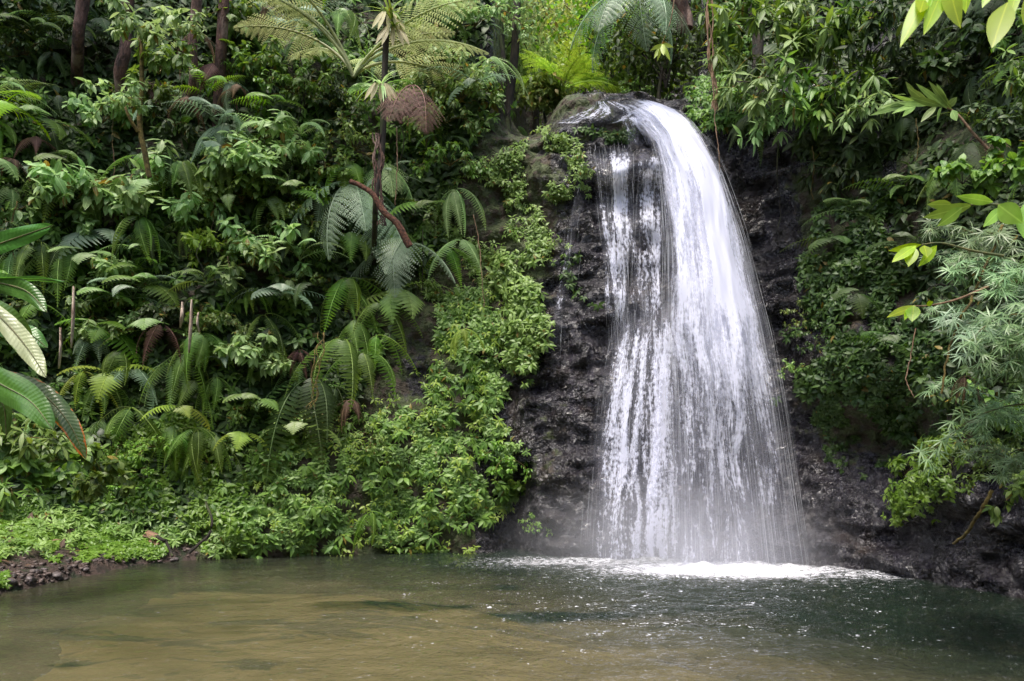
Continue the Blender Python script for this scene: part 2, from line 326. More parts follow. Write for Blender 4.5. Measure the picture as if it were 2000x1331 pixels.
# moss amount follows the photograph's wet and dry parts of the face
def blob(u, v, ru, rv): return np.exp(-((UP-u)/ru)**2-((VP-v)/rv)**2)
moss = .31+.9*(UP < 930)+.4*blob(1080, 860, 60, 110)+.75*blob(985, 420, 120, 260)+.95*blob(1630, 430, 110, 200)+.35*blob(1130, 215, 90, 25)+.7*blob(1700, 800, 190, 110)+.5*blob(1225, 255, 60, 26)+.5*blob(1100, 200, 70, 18)+.8*(UP > 1750)*(VP < 880)-.6*blob(1500, 470, 80, 140)-.5*blob(1330, 800, 260, 330)-.45*blob(1750, 1030, 300, 90)-.7*blob(815, 720, 60, 110)
me = mesh_from('cliff', V, Q, M_rock, True, {'moss': ('FLOAT', np.clip(moss, 0, 1.2))})
cliff = link('cliff', me); tag(cliff, kind='structure')
bvh = BVHTree.FromPolygons(V.tolist(), Q.tolist())
O = Vector((0, 0, CAMZ))
def hit(u, v):
    d = Vector(((u-1000)/F, 1, (HOR-v)/F)).normalized(); r = bvh.ray_cast(O, d)
    if r[0] is None: return None, None
    n = r[1]; n = -n if n.dot(d) > 0 else n
    return r[0], n

# bank on the left, pool bed, hills round the place
shore = [(-4.0, -8), (-4.6, 0), (-4.4, 4), (-5.3, 7), (-6.54, 10.2), (-6.37, 11.0), (-6.2, 12.9), (-5.3, 13.8), (-4.9, 14.2), (-4.9, 16)]
sy = [p[1] for p in shore]; sx_ = [p[0] for p in shore]
xs = np.arange(-16, -3.8, .06); ys = np.arange(-8, 16, .08); BX, BY = np.meshgrid(xs, ys)
dsh = np.interp(BY, sy, sx_)-BX+fbm(np.stack([BX*1.3, BY*1.3, BX*0], -1).reshape(-1, 3), 3, 2).reshape(BX.shape)*.1
bz = np.where(dsh > 0, .03+.10*sst(0, .1, dsh)+.30*np.clip(dsh, 0, 3)+.18*np.clip(dsh-3, 0, 99), dsh*.5)
Pb = np.stack([BX, BY, BX*0], -1).reshape(-1, 3)
bz = bz+np.clip(dsh*3, 0, 1)*(fbm(Pb*1.6, 4, 31)*.07+fbm(Pb*7, 2, 33)*.02).reshape(BX.shape)
nv, nu = BX.shape; ii = np.arange(nv*nu).reshape(nv, nu)
QB = np.stack([ii[:-1, :-1], ii[:-1, 1:], ii[1:, 1:], ii[1:, :-1]], -1).reshape(-1, 4)
VB = np.stack([BX, BY, bz], -1).reshape(-1, 3)
bank = link('bank', mesh_from('bank', VB, QB, M_soil)); tag(bank, kind='structure')
bvhb = BVHTree.FromPolygons(VB.tolist(), QB.tolist())
def hitb(u, v):
    d = Vector(((u-1000)/F, 1, (HOR-v)/F)).normalized(); a = bvhb.ray_cast(O, d); c = bvh.ray_cast(O, d)
    if a[0] is not None and (c[0] is None or a[3] < c[3]): return a[0], (a[1] if a[1].z > 0 else -a[1])
    if c[0] is None: return None, None
    n = c[1]; return c[0], (-n if n.dot(d) > 0 else n)

def nonuni(a, b, f0, f1, step, out): return np.concatenate([np.arange(a, f0, out), np.arange(f0, f1, step), np.arange(f1, b, out)])
xs = nonuni(-60, 60, -10, 10, .25, 2); ys = nonuni(-60, 60, 2, 16, .25, 2); GX, GY = np.meshgrid(xs, ys)
gz = -.45-.5*sst(-2, 3.5, GX+.45*(GY-9))-.9*sst(2, 6, GX+.9*(GY-10))+.06*fbm(np.stack([GX, GY, GX*0], -1).reshape(-1, 3)*.8, 3, 8).reshape(GX.shape)
rr = np.sqrt(GX**2+(GY-6)**2); gz = np.where(rr > 17, np.minimum(14, (rr-17)*.9)-1, gz)   # ground rises to wooded slopes all round
gz = np.where((GY > 13) & (GX > -20) & (GX < 20), -1.6, gz)
nv, nu = GX.shape; ii = np.arange(nv*nu).reshape(nv, nu)
QG = np.stack([ii[:-1, :-1], ii[:-1, 1:], ii[1:, 1:], ii[1:, :-1]], -1).reshape(-1, 4)
tag(link('pool_bed', mesh_from('pool_bed', np.stack([GX, GY, gz], -1).reshape(-1, 3), QG, M_bed)), kind='structure')
# valley sides beyond what the picture shows: behind and to the sides of the viewer
an = np.linspace(R(-205), R(25), 90); hr = np.linspace(0, 1, 24); AN, HR = np.meshgrid(an, hr)
rad = 13+HR*16+fbm(np.stack([np.cos(AN)*3, np.sin(AN)*3, HR*3], -1).reshape(-1, 3), 3, 40).reshape(AN.shape)*.9
hz = -1+HR**.8*17+fbm(np.stack([np.cos(AN)*6, np.sin(AN)*6, HR*6], -1).reshape(-1, 3), 3, 41).reshape(AN.shape)*.8
nv, nu = AN.shape; ii = np.arange(nv*nu).reshape(nv, nu)
QH = np.stack([ii[:-1, :-1], ii[:-1, 1:], ii[1:, 1:], ii[1:, :-1]], -1).reshape(-1, 4)
tag(link('hillside', mesh_from('hillside', np.stack([rad*np.cos(AN), 4+rad*np.sin(AN), hz], -1).reshape(-1, 3), QH, M_hill)), kind='structure')

# water surface
xs = nonuni(-9.0, 14, -9, 9, .045, .5); ys = nonuni(-14, 16.5, 4.6, 14.6, .045, .6); WX, WY = np.meshgrid(xs, ys)
Pw = np.stack([WX, WY, WX*0], -1).reshape(-1, 3)
dfx = (WX-3.35)/2.15; dfy = (WY-12.25)/.95; dist = np.hypot(WX-3.2, WY-12.4)
chop = np.exp(-(dist/6.2)**2)*.9+.10+.5*np.exp(-((WX-1.2)/2.4)**2-((WY-8)/2.6)**2)
chop = .05+chop*(1-.7*sst(-1.0, -3.5, WX))
wz = (fbm(Pw*np.array([1.6, 2.6, 1]), 3, 50)*.012+fbm(Pw*np.array([5, 8, 1]), 3, 52)*.007).reshape(WX.shape)*(.35+1.6*chop)
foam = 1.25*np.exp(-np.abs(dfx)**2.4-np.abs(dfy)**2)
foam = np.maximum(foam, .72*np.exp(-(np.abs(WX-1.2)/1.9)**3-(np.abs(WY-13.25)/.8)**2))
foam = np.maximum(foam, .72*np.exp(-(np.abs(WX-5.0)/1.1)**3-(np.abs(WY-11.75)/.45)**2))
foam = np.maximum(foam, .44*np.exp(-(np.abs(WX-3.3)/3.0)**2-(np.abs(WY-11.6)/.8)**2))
wz = wz+.07*np.clip(foam, 0, 1)*(.5+.5*fbm(Pw*np.array([3, 5, 1]), 4, 57).reshape(WX.shape))
sx = WX+.25*(WY-9); silt = (1-sst(-1.2, 3.8, WX+.75*(WY-8.3)))*(1-.6*sst(10.0, 13.5, WY)); nw = fbm(Pw*np.array([1.1, 2.0, 1]), 4, 60).reshape(WX.shape)
silt = silt*(1-.45*sst(-1.5, -4.5, WX+.2*(WY-8))*sst(7, 10, WY))
for (x0, y0, rx, ry, am) in ((-1.6, 9.3, 1.1, .34, 1.), (.55, 8.7, 1.1, .36, 1.), (1.8, 9.2, 1.1, .3, .8), (-3.4, 9.6, .8, .2, .6), (-3.8, 7.9, 1.3, .3, .5), (-1.2, 10.6, 1.3, .3, .5)):
    silt = silt*(1-am*sst(.35, .75, np.exp(-((WX-x0)/rx)**2-((WY-y0)/ry)**2)+.42*nw))
silt = np.clip(silt*(1+.4*nw), 0, 1)
nv, nu = WX.shape; ii = np.arange(nv*nu).reshape(nv, nu)
QW = np.stack([ii[:-1, :-1], ii[:-1, 1:], ii[1:, 1:], ii[1:, :-1]], -1).reshape(-1, 4)
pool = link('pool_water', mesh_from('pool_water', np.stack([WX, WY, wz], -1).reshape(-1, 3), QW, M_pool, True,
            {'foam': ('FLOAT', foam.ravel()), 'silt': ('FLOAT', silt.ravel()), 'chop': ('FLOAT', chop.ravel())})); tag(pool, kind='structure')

# ------------------------------------------------------------------ the waterfall
def rows(tab, n):
    """tab rows: (v, D, uleft, uright, densL, densMid, densR)"""
    T = np.asarray(tab, float); s = np.linspace(0, len(T)-1, n); P = smooth_path(T[:, :3], n)
    out = np.zeros((n, T.shape[1]))
    for c in range(T.shape[1]): out[:, c] = np.interp(s, np.arange(len(T)), T[:, c])
    k = np.ones(5)/5
    for c in range(T.shape[1]): q = np.pad(out[:, c], 2, mode='edge'); out[:, c] = np.where((np.arange(n) > 2) & (np.arange(n) < n-3), np.convolve(q, k, 'valid'), out[:, c])
    return out
FALL_STREAMS = {
 'main': [(213, 14.85, 1180, 1296, .2, .4, .4), (222, 14.6, 1203, 1330, .3, .8, .8), (240, 14.1, 1235, 1354, .35, .80, .72), (275, 13.85, 1266, 1382, .42, .95, .66), (330, 13.65, 1280, 1412, .45, .95, .62),
          (400, 13.5, 1286, 1439, .45, .98, .62), (480, 13.38, 1290, 1466, .42, .92, .62), (560, 13.25, 1290, 1487, .42, .85, .66), (650, 13.15, 1285, 1511, .42, .58, .56), (760, 13.03, 1290, 1532, .40, .45, .48),
          (880, 12.93, 1292, 1552, .38, .39, .41), (1000, 12.85, 1293, 1570, .37, .37, .38), (1112, 12.8, 1290, 1588, .38, .38, .36)],
 'veil': [(575, 13.5, 1200, 1330, .12, .2, .5), (620, 13.4, 1192, 1330, .18, .32, .58), (690, 13.3, 1176, 1335, .26, .44, .58), (780, 13.25, 1158, 1340, .34, .46, .54), (900, 13.2, 1144, 1345, .34, .42, .48), (1000, 13.18, 1136, 1350, .34, .40, .46), (1100, 13.15, 1130, 1350, .34, .40, .46)],
 'side': [(280, 14.0, 1150, 1240, .32, .46, .32), (310, 13.8, 1153, 1245, .3, .5, .3), (360, 13.72, 1160, 1243, .24, .54, .28), (430, 13.65, 1168, 1240, .22, .54, .25), (500, 13.6, 1176, 1238, .2, .5, .22), (570, 13.55, 1182, 1234, .2, .44, .2), (640, 13.5, 1186, 1238, .15, .38, .18), (740, 13.45, 1186, 1248, .1, .25, .12)],
 'spray': [(283, 13.9, 1212, 1304, .26, .36, .48), (360, 13.75, 1212, 1304, .26, .38, .5), (440, 13.7, 1218, 1306, .24, .38, .5), (520, 13.65, 1225, 1306, .2, .36, .48), (600, 13.6, 1230, 1306, .18, .34, .45), (700, 13.55, 1240, 1300, .04, .1, .3)],
 'trickle': [(295, 13.9, 1140, 1176, .15, .34, .15), (380, 13.85, 1116, 1152, .15, .34, .15), (440, 13.8, 1104, 1134, .15, .34, .15), (510, 13.8, 1100, 1126, .1, .32, .1), (600, 13.8, 1086, 1116, .1, .3, .1), (720, 13.8, 1080, 1116, .05, .28, .05)],
 'lip': [(243, 14.5, 1040, 1225, .25, .34, .42), (235, 14.6, 1060, 1250, .3, .42, .5), (222, 14.75, 1090, 1262, .3, .45, .5), (210, 15.0, 1120, 1250, .3, .48, .5), (198, 15.3, 1150, 1215, .3, .45, .4)],
 'spill': [(226, 14.5, 1205, 1258, .5, .6, .5), (245, 14.2, 1215, 1268, .45, .55, .5), (265, 14.0, 1226, 1282, .35, .5, .5), (290, 13.9, 1232, 1296, .3, .42, .45)],
}
fall = bpy.data.objects.new('waterfall', None); COL.objects.link(fall); fall.location = at(1400, 1110, 12.9)
tag(fall, 'tall white waterfall pouring over the dark wet rock lip into the pool', 'waterfall', kind='structure')
def surf(tb, t, i):
    """point on a stream; t across, row i (float)"""
    i0 = np.clip(np.floor(i).astype(int), 0, len(tb)-2); f = i-i0; r = tb[i0]*(1-f)[:, None]+tb[i0+1]*f[:, None]
    u = r[:, 2]*(1-t)+r[:, 3]*t; D = r[:, 1]
    d = np.where(t < .5, r[:, 4]*(1-2*t)+r[:, 5]*2*t, r[:, 5]*(2-2*t)+r[:, 6]*(2*t-1))
    return np.stack([(u-1000)/F*D, D, CAMZ+(HOR-r[:, 0])/F*D], -1), d
def build_stream(key, layers=3, gap=.07, nt=60, nr=150, boost=1.0):
    tb = rows(FALL_STREAMS[key], nr); m = []; TT, SS = np.meshgrid(np.linspace(0, 1, nt), np.arange(nr))
    V = []; Q = []; dn = []; uv = []; off = 0
    for k in range(layers):
        p, d = surf(tb, TT.ravel(), SS.ravel().astype(float))
        cen, _ = surf(tb, np.full(nr, .5), np.arange(nr).astype(float)); along = np.concatenate([[0], np.cumsum(np.linalg.norm(np.diff(cen, axis=0), axis=1))])
        wid = np.linalg.norm(surf(tb, np.ones(nr), np.arange(nr)*1.)[0]-surf(tb, np.zeros(nr), np.arange(nr)*1.)[0], axis=1)
        wm = wid.mean()
        if key != 'main':                       # these streams cling to the rock: follow its ledges
            off_ = {'veil': .16, 'lip': .03}.get(key, .05)
            hd = np.array([(lambda h_: h_.y if h_ is not None else q_[1])(hit(*px(q_))[0]) for q_ in p]).reshape(nr, nt); hd = np.where(np.abs(hd-p[:, 1].reshape(nr, nt)) > 1.6, p[:, 1].reshape(nr, nt), hd)
            sm = hd.copy()
            for _ in range(30 if key != 'veil' else 90): sm[1:-1] = (sm[:-2]+sm[1:-1]+sm[2:])/3; sm[:, 1:-1] = (sm[:, :-2]+sm[:, 1:-1]+sm[:, 2:])/3
            tgt = sm-off_-.07-.03*k
            for _ in range(5): tgt[1:-1] = (tgt[:-2]+tgt[1:-1]+tgt[2:])/3
            d = d*np.clip(1+(sm-hd)*(.9 if key != 'veil' else .3), .6, 1.3).ravel(); p = p*(tgt.ravel()/p[:, 1])[:, None]+np.array([0, 0, CAMZ])*(1-tgt.ravel()/p[:, 1])[:, None]
        tt = TT.ravel(); arc = 1-(2*tt-1)**2
        nz = fbm(np.stack([tt*wm*4, along[SS.ravel()]*.7, np.full(len(tt), k*3.)], -1), 3, 70+k)
        p[:, 1] -= (arc*.16*(k-1)*gap/.07+nz*.06)*(key == 'main')
        p[:, 0] += fbm(np.stack([along[SS.ravel()]*.8, tt*2, np.full(len(tt), k+5.)], -1), 2, 80)*(.03+.09*SS.ravel()/nr)
        if key != 'main': d = d*(.62+.85*np.clip(.5+fbm(np.stack([tt*wm*13, along[SS.ravel()]*1.0, np.full(len(tt), k*9.)], -1), 3, 95), 0, 1.2))
        if key == 'main': sl = SS.ravel()/nr; d = d*(1+(fbm(np.stack([tt*wm*4.5, along[SS.ravel()]*.55, np.full(len(tt), k*9.)], -1), 3, 99)*.38)*sst(.2, .5, sl))
        ew = {'main': .2, 'veil': .25}.get(key, .2); edge = sst(0, ew, tt)*(1-sst(1-ew, 1, tt)); ends = sst(0, {'veil': 40, 'side': 16, 'spray': 14}.get(key, 5), SS.ravel()-(10*np.clip(vnoise(np.stack([tt*wm*9, tt*0, tt*0+k], -1), 4)+.3, 0, 1) if key in ('side', 'spray') else 0))*(1-sst(nr*.75, nr, SS.ravel())*(key in ('side', 'spray', 'trickle', 'spill')))
        V.append(p); dn.append(np.clip(d*boost, 0, 1.6)*(.35+.65*edge)*edge**.3*(1 if key == 'main' else ends)); uv.append(np.stack([tt*wm+k*7.3, along[SS.ravel()], np.full(len(tt), k*5.1)], -1))
        ii = np.arange(nt*nr).reshape(nr, nt)+off; Q.append(np.stack([ii[:-1, :-1], ii[:-1, 1:], ii[1:, 1:], ii[1:, :-1]], -1).reshape(-1, 4)); off += nt*nr
    return mesh_from('falling_water', np.concatenate(V), np.concatenate(Q), M_fall if key == 'main' else M_braid, True, {'dens': ('FLOAT', np.concatenate(dn)), 'luv': ('FLOAT_VECTOR', np.concatenate(uv))})
def strands(key, n, rmax=.008, lmax=.16):
    """loose threads and drops of water that leave the sheets"""
    tb = rows(FALL_STREAMS[key], 150); m = MB()
    t = rng.random(n)*.96+.015; s0 = rng.random(n)**.8*142; keep = []; k = 5
    L = (.03+rng.random(n)*lmax)*150; th = rng.random(n)*2*np.pi
    _, d = surf(tb, np.clip(t, 0, 1), s0); ok = rng.random(n) < np.clip(d, .08, .8); t, s0, L = t[ok], s0[ok], L[ok]; n = len(t)
    jit = rng.normal(0, .03, (n, 3)); jit[:, 1] -= .12; jit[:, 2] = 0; r = rmax*(.25+.75*rng.random(n)**2)
    ring = []
    for j in range(k):
        f = j/(k-1); p, _ = surf(tb, t, np.minimum(s0+L*f, 149)); p = p+jit; w = r*math.sin(math.pi*(f*.9+.05))
        ring.append(np.stack([p+np.array([math.cos(a), math.sin(a), 0])*w[:, None] for a in (0, 2.09, 4.19)], 1))
    V = np.stack(ring, 1)  # n,k,3,3
    q = np.array([(i*3+a, i*3+(a+1) % 3, (i+1)*3+(a+1) % 3, (i+1)*3+a) for i in range(k-1) for a in range(3)])
    m.add(V.reshape(-1, 3), (q[None]+(np.arange(n)*k*3)[:, None, None]).reshape(-1, 4)); return m
def child(o, parent):
    o.parent = parent; o.matrix_parent_inverse = Matrix.Translation(-parent.location); return o
for key, nm, kw, ns, rm in (('main', 'main_curtain', dict(layers=4, gap=.09, nt=80, nr=200), 2200, .0045), ('veil', 'thin_veil', dict(layers=3, nt=50), 800, .0032), ('side', 'side_stream', dict(layers=2, nt=30), 600, .004),
                        ('spray', 'spray_sheet', dict(layers=2, nt=30), 380, .0035), ('trickle', 'trickle', dict(layers=1, nt=12), 50, .003), ('lip', 'lip_water', dict(layers=1, nt=40, nr=60), 0, 0), ('spill', 'ledge_spill', dict(layers=2, nt=30, nr=50), 60, .003)):
    o = child(link(nm, build_stream(key, **kw)), fall); o['kind'] = 'structure'
    if ns: child(link('water_thread', strands(key, ns, rm).mesh('water_thread', M_drop)), fall)['kind'] = 'stuff'
# splash where it lands
m = MB(); n = 5200
a = rng.random(n); xx = np.where(a < .75, rng.normal(3.35, 1.0, n), rng.uniform(.2, 5.9, n)); yy = 12.75+rng.normal(0, .24, n)-.12*(xx-3.3)
hh = rng.exponential(.085, n)*np.exp(-((xx-3.6)/2.2)**2); r = .003+.010*rng.random(n)**3
base = np.stack([xx, yy, .01+hh], -1); octv = np.array([(1, 0, 0), (0, 1, 0), (-1, 0, 0), (0, -1, 0), (0, 0, 1.3), (0, 0, -1.3)])
V = base[:, None]+octv[None]*r[:, None, None]; q = np.array([(0, 1, 4, 4), (1, 2, 4, 4), (2, 3, 4, 4), (3, 0, 4, 4), (1, 0, 5, 5), (2, 1, 5, 5), (3, 2, 5, 5), (0, 3, 5, 5)])
m.add(V.reshape(-1, 3), (q[None]+(np.arange(n)*6)[:, None, None]).reshape(-1, 4)); child(link('splash', m.mesh('splash', M_drop)), fall)['kind'] = 'stuff'
# fine spray hanging over the plunge
m = MB(); th = np.linspace(0, 2*np.pi, 25)[:-1]; ph = np.linspace(.02, np.pi-.02, 13); V = [(3.4*math.sin(p_)*math.cos(t_), 1.15*math.sin(p_)*math.sin(t_), 1.5*math.cos(p_)) for p_ in ph for t_ in th]
m.add(V, [((i+1)*24+j, (i+1)*24+(j+1) % 24, i*24+(j+1) % 24, i*24+j) for i in range(12) for j in range(24)])
t = NT('spray_mist'); v = t.n('ShaderNodeVolumePrincipled', i_Density=.22, i_Anisotropy=.2); v.inputs['Color'].default_value = (.92, .93, 1, 1); tc = t.n('ShaderNodeTexCoord').outputs['Object']; ln = t.n('ShaderNodeVectorMath', operation='LENGTH'); t.L(t.scale(tc, (1/3.4, 1/1.15, 1/1.5)), ln.inputs[0])
t.L(t.math('MULTIPLY', t.math('MULTIPLY', t.ramp(t.math('SUBTRACT', 1.0, ln.outputs['Value']), 0.0, .9), .4), t.math('ADD', t.noise(tc, 1.6, 3), .4)), v.inputs['Density']); t.L(v.outputs[0], t.out.inputs['Volume'])
tag(link('mist', m.mesh('mist', t.m), None, (2.6, 12.45, .3)), 'pale spray mist hanging over the foot of the waterfall', 'mist', kind='stuff')
# ------------------------------------------------------------------ leaf colours
G = {
 'mid':   leaf_mat('leaf_mid', (.065, .14, .018), (.19, .30, .055), .48, .3, brown=.02),
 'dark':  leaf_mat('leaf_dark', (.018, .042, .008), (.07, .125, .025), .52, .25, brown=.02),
 'pale':  leaf_mat('leaf_pale', (.17, .30, .085), (.38, .53, .23), .48, .35, brown=.03),
 'creep': leaf_mat('leaf_creeper', (.11, .20, .035), (.28, .39, .11), .45, .3, brown=.07),
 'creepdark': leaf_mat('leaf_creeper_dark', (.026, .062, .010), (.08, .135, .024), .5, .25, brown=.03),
 'bright': leaf_mat('leaf_bright', (.10, .22, .02), (.22, .36, .06), .4, .4),
 'yellow': leaf_mat('leaf_yellowgreen', (.20, .30, .04), (.38, .45, .09), .42, .45),
 'gap': leaf_mat('leaf_sunlit', (.30, .42, .10), (.52, .62, .28), .4, .45),  # leaf colour lightened to carry the strong light in the gap
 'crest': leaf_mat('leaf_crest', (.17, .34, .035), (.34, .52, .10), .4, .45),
 'lime':  leaf_mat('leaf_lime', (.24, .42, .015), (.42, .60, .03), .4, .55),
 'silver': leaf_mat('leaf_silver', (.13, .22, .11), (.29, .39, .26), .45, .25),
 'bamboo': leaf_mat('leaf_bamboo', (.095, .175, .065), (.25, .36, .17), .4, .3),
 'rust':  leaf_mat('leaf_rust', (.075, .03, .024), (.17, .085, .068), .7, .2),
 'dead':  leaf_mat('leaf_dead', (.07, .038, .02), (.20, .125, .07), .7, .2),
 'cream': leaf_mat('leaf_cream', (.22, .27, .11), (.36, .40, .20), .5, .4),
 'straw': leaf_mat('leaf_straw', (.30, .27, .10), (.50, .46, .22), .5, .35),
 'big':   leaf_mat('leaf_big', (.06, .16, .025), (.11, .24, .045), .28, .3, veins=160, midrib=.8),
 'bigpale': leaf_mat('leaf_big_pale', (.42, .48, .26), (.5, .55, .32), .35, .35, veins=160, midrib=.5, edge=((.12, .2, .03), 0.1)),
 'bigedge': leaf_mat('leaf_big_edged', (.05, .12, .02), (.09, .16, .04), .3, .3, veins=160, midrib=.8, edge=((.45, .13, .015), .35)),
}
rnd = random.Random(11)
# ------------------------------------------------------------------ plant shapes (unit size)
def frond_curve(e0, e1, n, L=1.0, twist=0):
    e = np.linspace(0, 1, n); el = R(e0)+(R(e1)-R(e0))*e**(.42 if e1 < -70 else .8); d = np.stack([np.cos(el), np.sin(e*3)*twist, np.sin(el)], -1)
    p = np.concatenate([[[0, 0, 0]], np.cumsum(d[:-1], 0)*L/(n-1)]); return p, nrm(d)
def pin_profile(x, base=.12): return np.where(x < base, 0, np.minimum(1, .5+2.6*(x-base))*np.maximum(.06, 1-np.maximum(0, (x-.38)/.64)**1.25))
def frond_pinnate(name, e0=45, e1=-50, pairs=20, wid=.16, stalk=.14, sweep=22, hang=.25, twist=0., fat=.82, ragged=0):
    m = MB(); n = 26; p, d = frond_curve(e0, e1, n, 1, twist); m.tube(p, .010, .002, 4, .95)
    for i in range(pairs):
        x = stalk+(1-stalk)*(i+.5)/pairs; k = x*(n-1); i0 = min(int(k), n-2); f = k-i0; q = p[i0]*(1-f)+p[i0+1]*f; t = d[i0]
        side = nrm(np.cross(t, [0, 0, 1])); up = np.cross(side, t)
        L = wid*float(pin_profile(np.array(x), stalk*.8))*rnd.uniform(.9, 1.06)
        if ragged and rnd.random() < ragged: L *= rnd.uniform(.3, .7)
        for s in (-1, 1):
            sw = R(sweep+20*x+rnd.uniform(-4, 4)); a = s*side*math.cos(sw)+t*math.sin(sw)-up*.12
            m.leaves([q], [a], [up+t*.75], L, (1-stalk)/pairs*fat*.86, [x*.6+.2*rnd.random()], (.75, 1, .8, .45, 0), hang, .12)
    return m.mesh(name, None)
def frond_bipinnate(name, e0=35, e1=-35, pairs=15, wid=.34, stalk=.16, sweep=25, hang=.3, sub=13, twist=0., thin=.62):
    m = MB(); n = 26; p, d = frond_curve(e0, e1, n, 1, twist); m.tube(p, .012, .003, 5, .95)
    for i in range(pairs):
        x = stalk+(1-stalk)*(i+.5)/pairs; k = x*(n-1); i0 = min(int(k), n-2); f = k-i0; q = p[i0]*(1-f)+p[i0+1]*f; t = d[i0]
        side = nrm(np.cross(t, [0, 0, 1])); up = np.cross(side, t); L = wid*float(pin_profile(np.array(x), stalk*.8))*rnd.uniform(.9, 1.08)
        for s in (-1, 1):
            sw = R(sweep+25*x+rnd.uniform(-5, 5)); a = nrm(s*side*math.cos(sw)+t*math.sin(sw)); c = nrm(np.cross(up, a)*s)
            xs = np.linspace(.04, .97, sub); pts = q+a*(xs*L)[:, None]-up*(hang*xs**2*L)[:, None]
            pl = (1-stalk)/pairs*.62*np.minimum(1, .6+xs*2)*(1-.78*xs**1.6)
            for s2 in (-1, 1):
                m.leaves(pts, nrm(s2*c[None]+a[None]*.45-up*.12), up+a[None]*.3, pl, L/sub*thin, .2+.5*rnd.random()+.2*xs, (.8, 1, .55, 0), .2, .1)
    return m.mesh(name, None)
FR = {
 'arch': [frond_pinnate('frond', e, f, p_, w, twist=tw) for e, f, p_, w, tw in ((48, -52, 20, .15, .1), (34, -64, 19, .17, -.15), (58, -40, 22, .14, .05))],
 'hang': [frond_pinnate('frond', e, f, p_, w, twist=tw, hang=.35) for e, f, p_, w, tw in ((10, -88, 22, .13, .12), (30, -92, 20, .15, -.12), (-5, -82, 23, .12, .15))],
 'wide': [frond_pinnate('frond', e, f, p_, w, sweep=14, fat=.86, twist=tw) for e, f, p_, w, tw in ((34, -44, 13, .27, .1), (18, -68, 12, .30, -.1))],
 'boston': [frond_pinnate('frond', e, f, p_, w, sweep=10, fat=.78, twist=tw, hang=.5) for e, f, p_, w, tw in ((10, -86, 22, .16, .08), (28, -90, 20, .18, -.12))],
 'tree': [frond_bipinnate('frond', e, f, p_, w, twist=tw) for e, f, p_, w, tw in ((38, -30, 15, .34, .1), (24, -52, 14, .36, -.1), (50, -20, 16, .3, .05))],
 'skel': [frond_bipinnate('frond', e, f, 9, .40, twist=tw, thin=.42, sub=15, hang=.35) for e, f, tw in ((-25, -80, .15), (-10, -84, -.2))],
 'treelong': [frond_bipinnate('frond', e, f, 13, .30, stalk=.36, twist=tw) for e, f, tw in ((52, -22, .1), (42, -30, -.1))],
 'treehang': [frond_bipinnate('frond', e, f, p_, w, twist=tw) for e, f, p_, w, tw in ((15, -75, 15, .34, .1), (30, -85, 15, .32, -.1))],
}
def rv(): return np.array([rnd.gauss(0, 1), rnd.gauss(0, 1), rnd.gauss(0, 1)])
def shrub(nb=6, leafL=.24, leafW=.12, nleaf=5, subs=3, style='pale', spread=85):
    st = MB(); fo = MB(); P = []; A = []; N = []; Ls = []; DR = []
    def whorl(q, d, k, down):
        ref = nrm(np.cross(d, [0, 0, 1])+1e-3); ref2 = np.cross(ref, d); a0 = rnd.random()*6.3
        for j in range(k):
            a = a0+j*6.283/k+rnd.uniform(-.3, .3); r = ref*math.cos(a)+ref2*math.sin(a)
            P.append(q+rv()*.01); ax = nrm(r+d*rnd.uniform(.2, .7)-np.array([0, 0, down*rnd.uniform(.6, 1.3)])); A.append(ax)
            N.append(nrm(np.array([.25, 0, 1])+d*.2+rv()*.25)); Ls.append(leafL*rnd.uniform(.65, 1.15)); DR.append(rnd.uniform(.1, .45))
    for b_ in range(nb):
        az = R((-spread+2*spread*(b_+.5)/nb)+rnd.uniform(-12, 12)); el = R(rnd.uniform(5, 65)); L = rnd.uniform(.55, 1.0)
        d = np.array([math.cos(az)*math.cos(el), math.sin(az)*math.cos(el), math.sin(el)]); q = np.zeros(3); pts = [q]; n = 8
        for i in range(n):
            d = nrm(d+np.array([0, 0, -.16])+rv()*.07); q = q+d*L/n; pts.append(q)
            if i >= 3:
                for _ in range(subs if i == n-1 else 1):
                    if rnd.random() < .85:
                        e = nrm(d*.5+nrm(rv())*.7+np.array([.15, 0, .1])); l2 = rnd.uniform(.10, .28); q2 = q+e*l2
                        st.tube([q, q+e*l2*.5+np.array([0, 0, .01]), q2], .006, .003, 4)
                        if style == 'whorl': whorl(q2, e, nleaf, .55)
                        else:
                            for f_ in (.35, .7, 1.0): 
                                whorl(q+e*l2*f_, e, 2 if f_ < 1 else nleaf-1, .7)
        st.tube(pts, .014, .006, 5)
    fo.leaves(P, A, N, Ls, np.array(Ls)*(leafW/leafL), None, (.0, .75, 1., .72, 0) if style != 'narrow' else (0, .9, 1, .55, 0), DR, .18)
    return st.mesh('stem', None), fo.mesh('foliage', None)
SH = {
 'pale': [shrub(6, .24, .115, 5, 2) for _ in range(5)],
 'whorl': [shrub(5, .36, .085, 7, 1, 'whorl') for _ in range(4)],
 'broad': [shrub(5, .26, .17, 4) for _ in range(3)],
 'small': [shrub(7, .13, .065, 5, 4) for _ in range(3)],
}
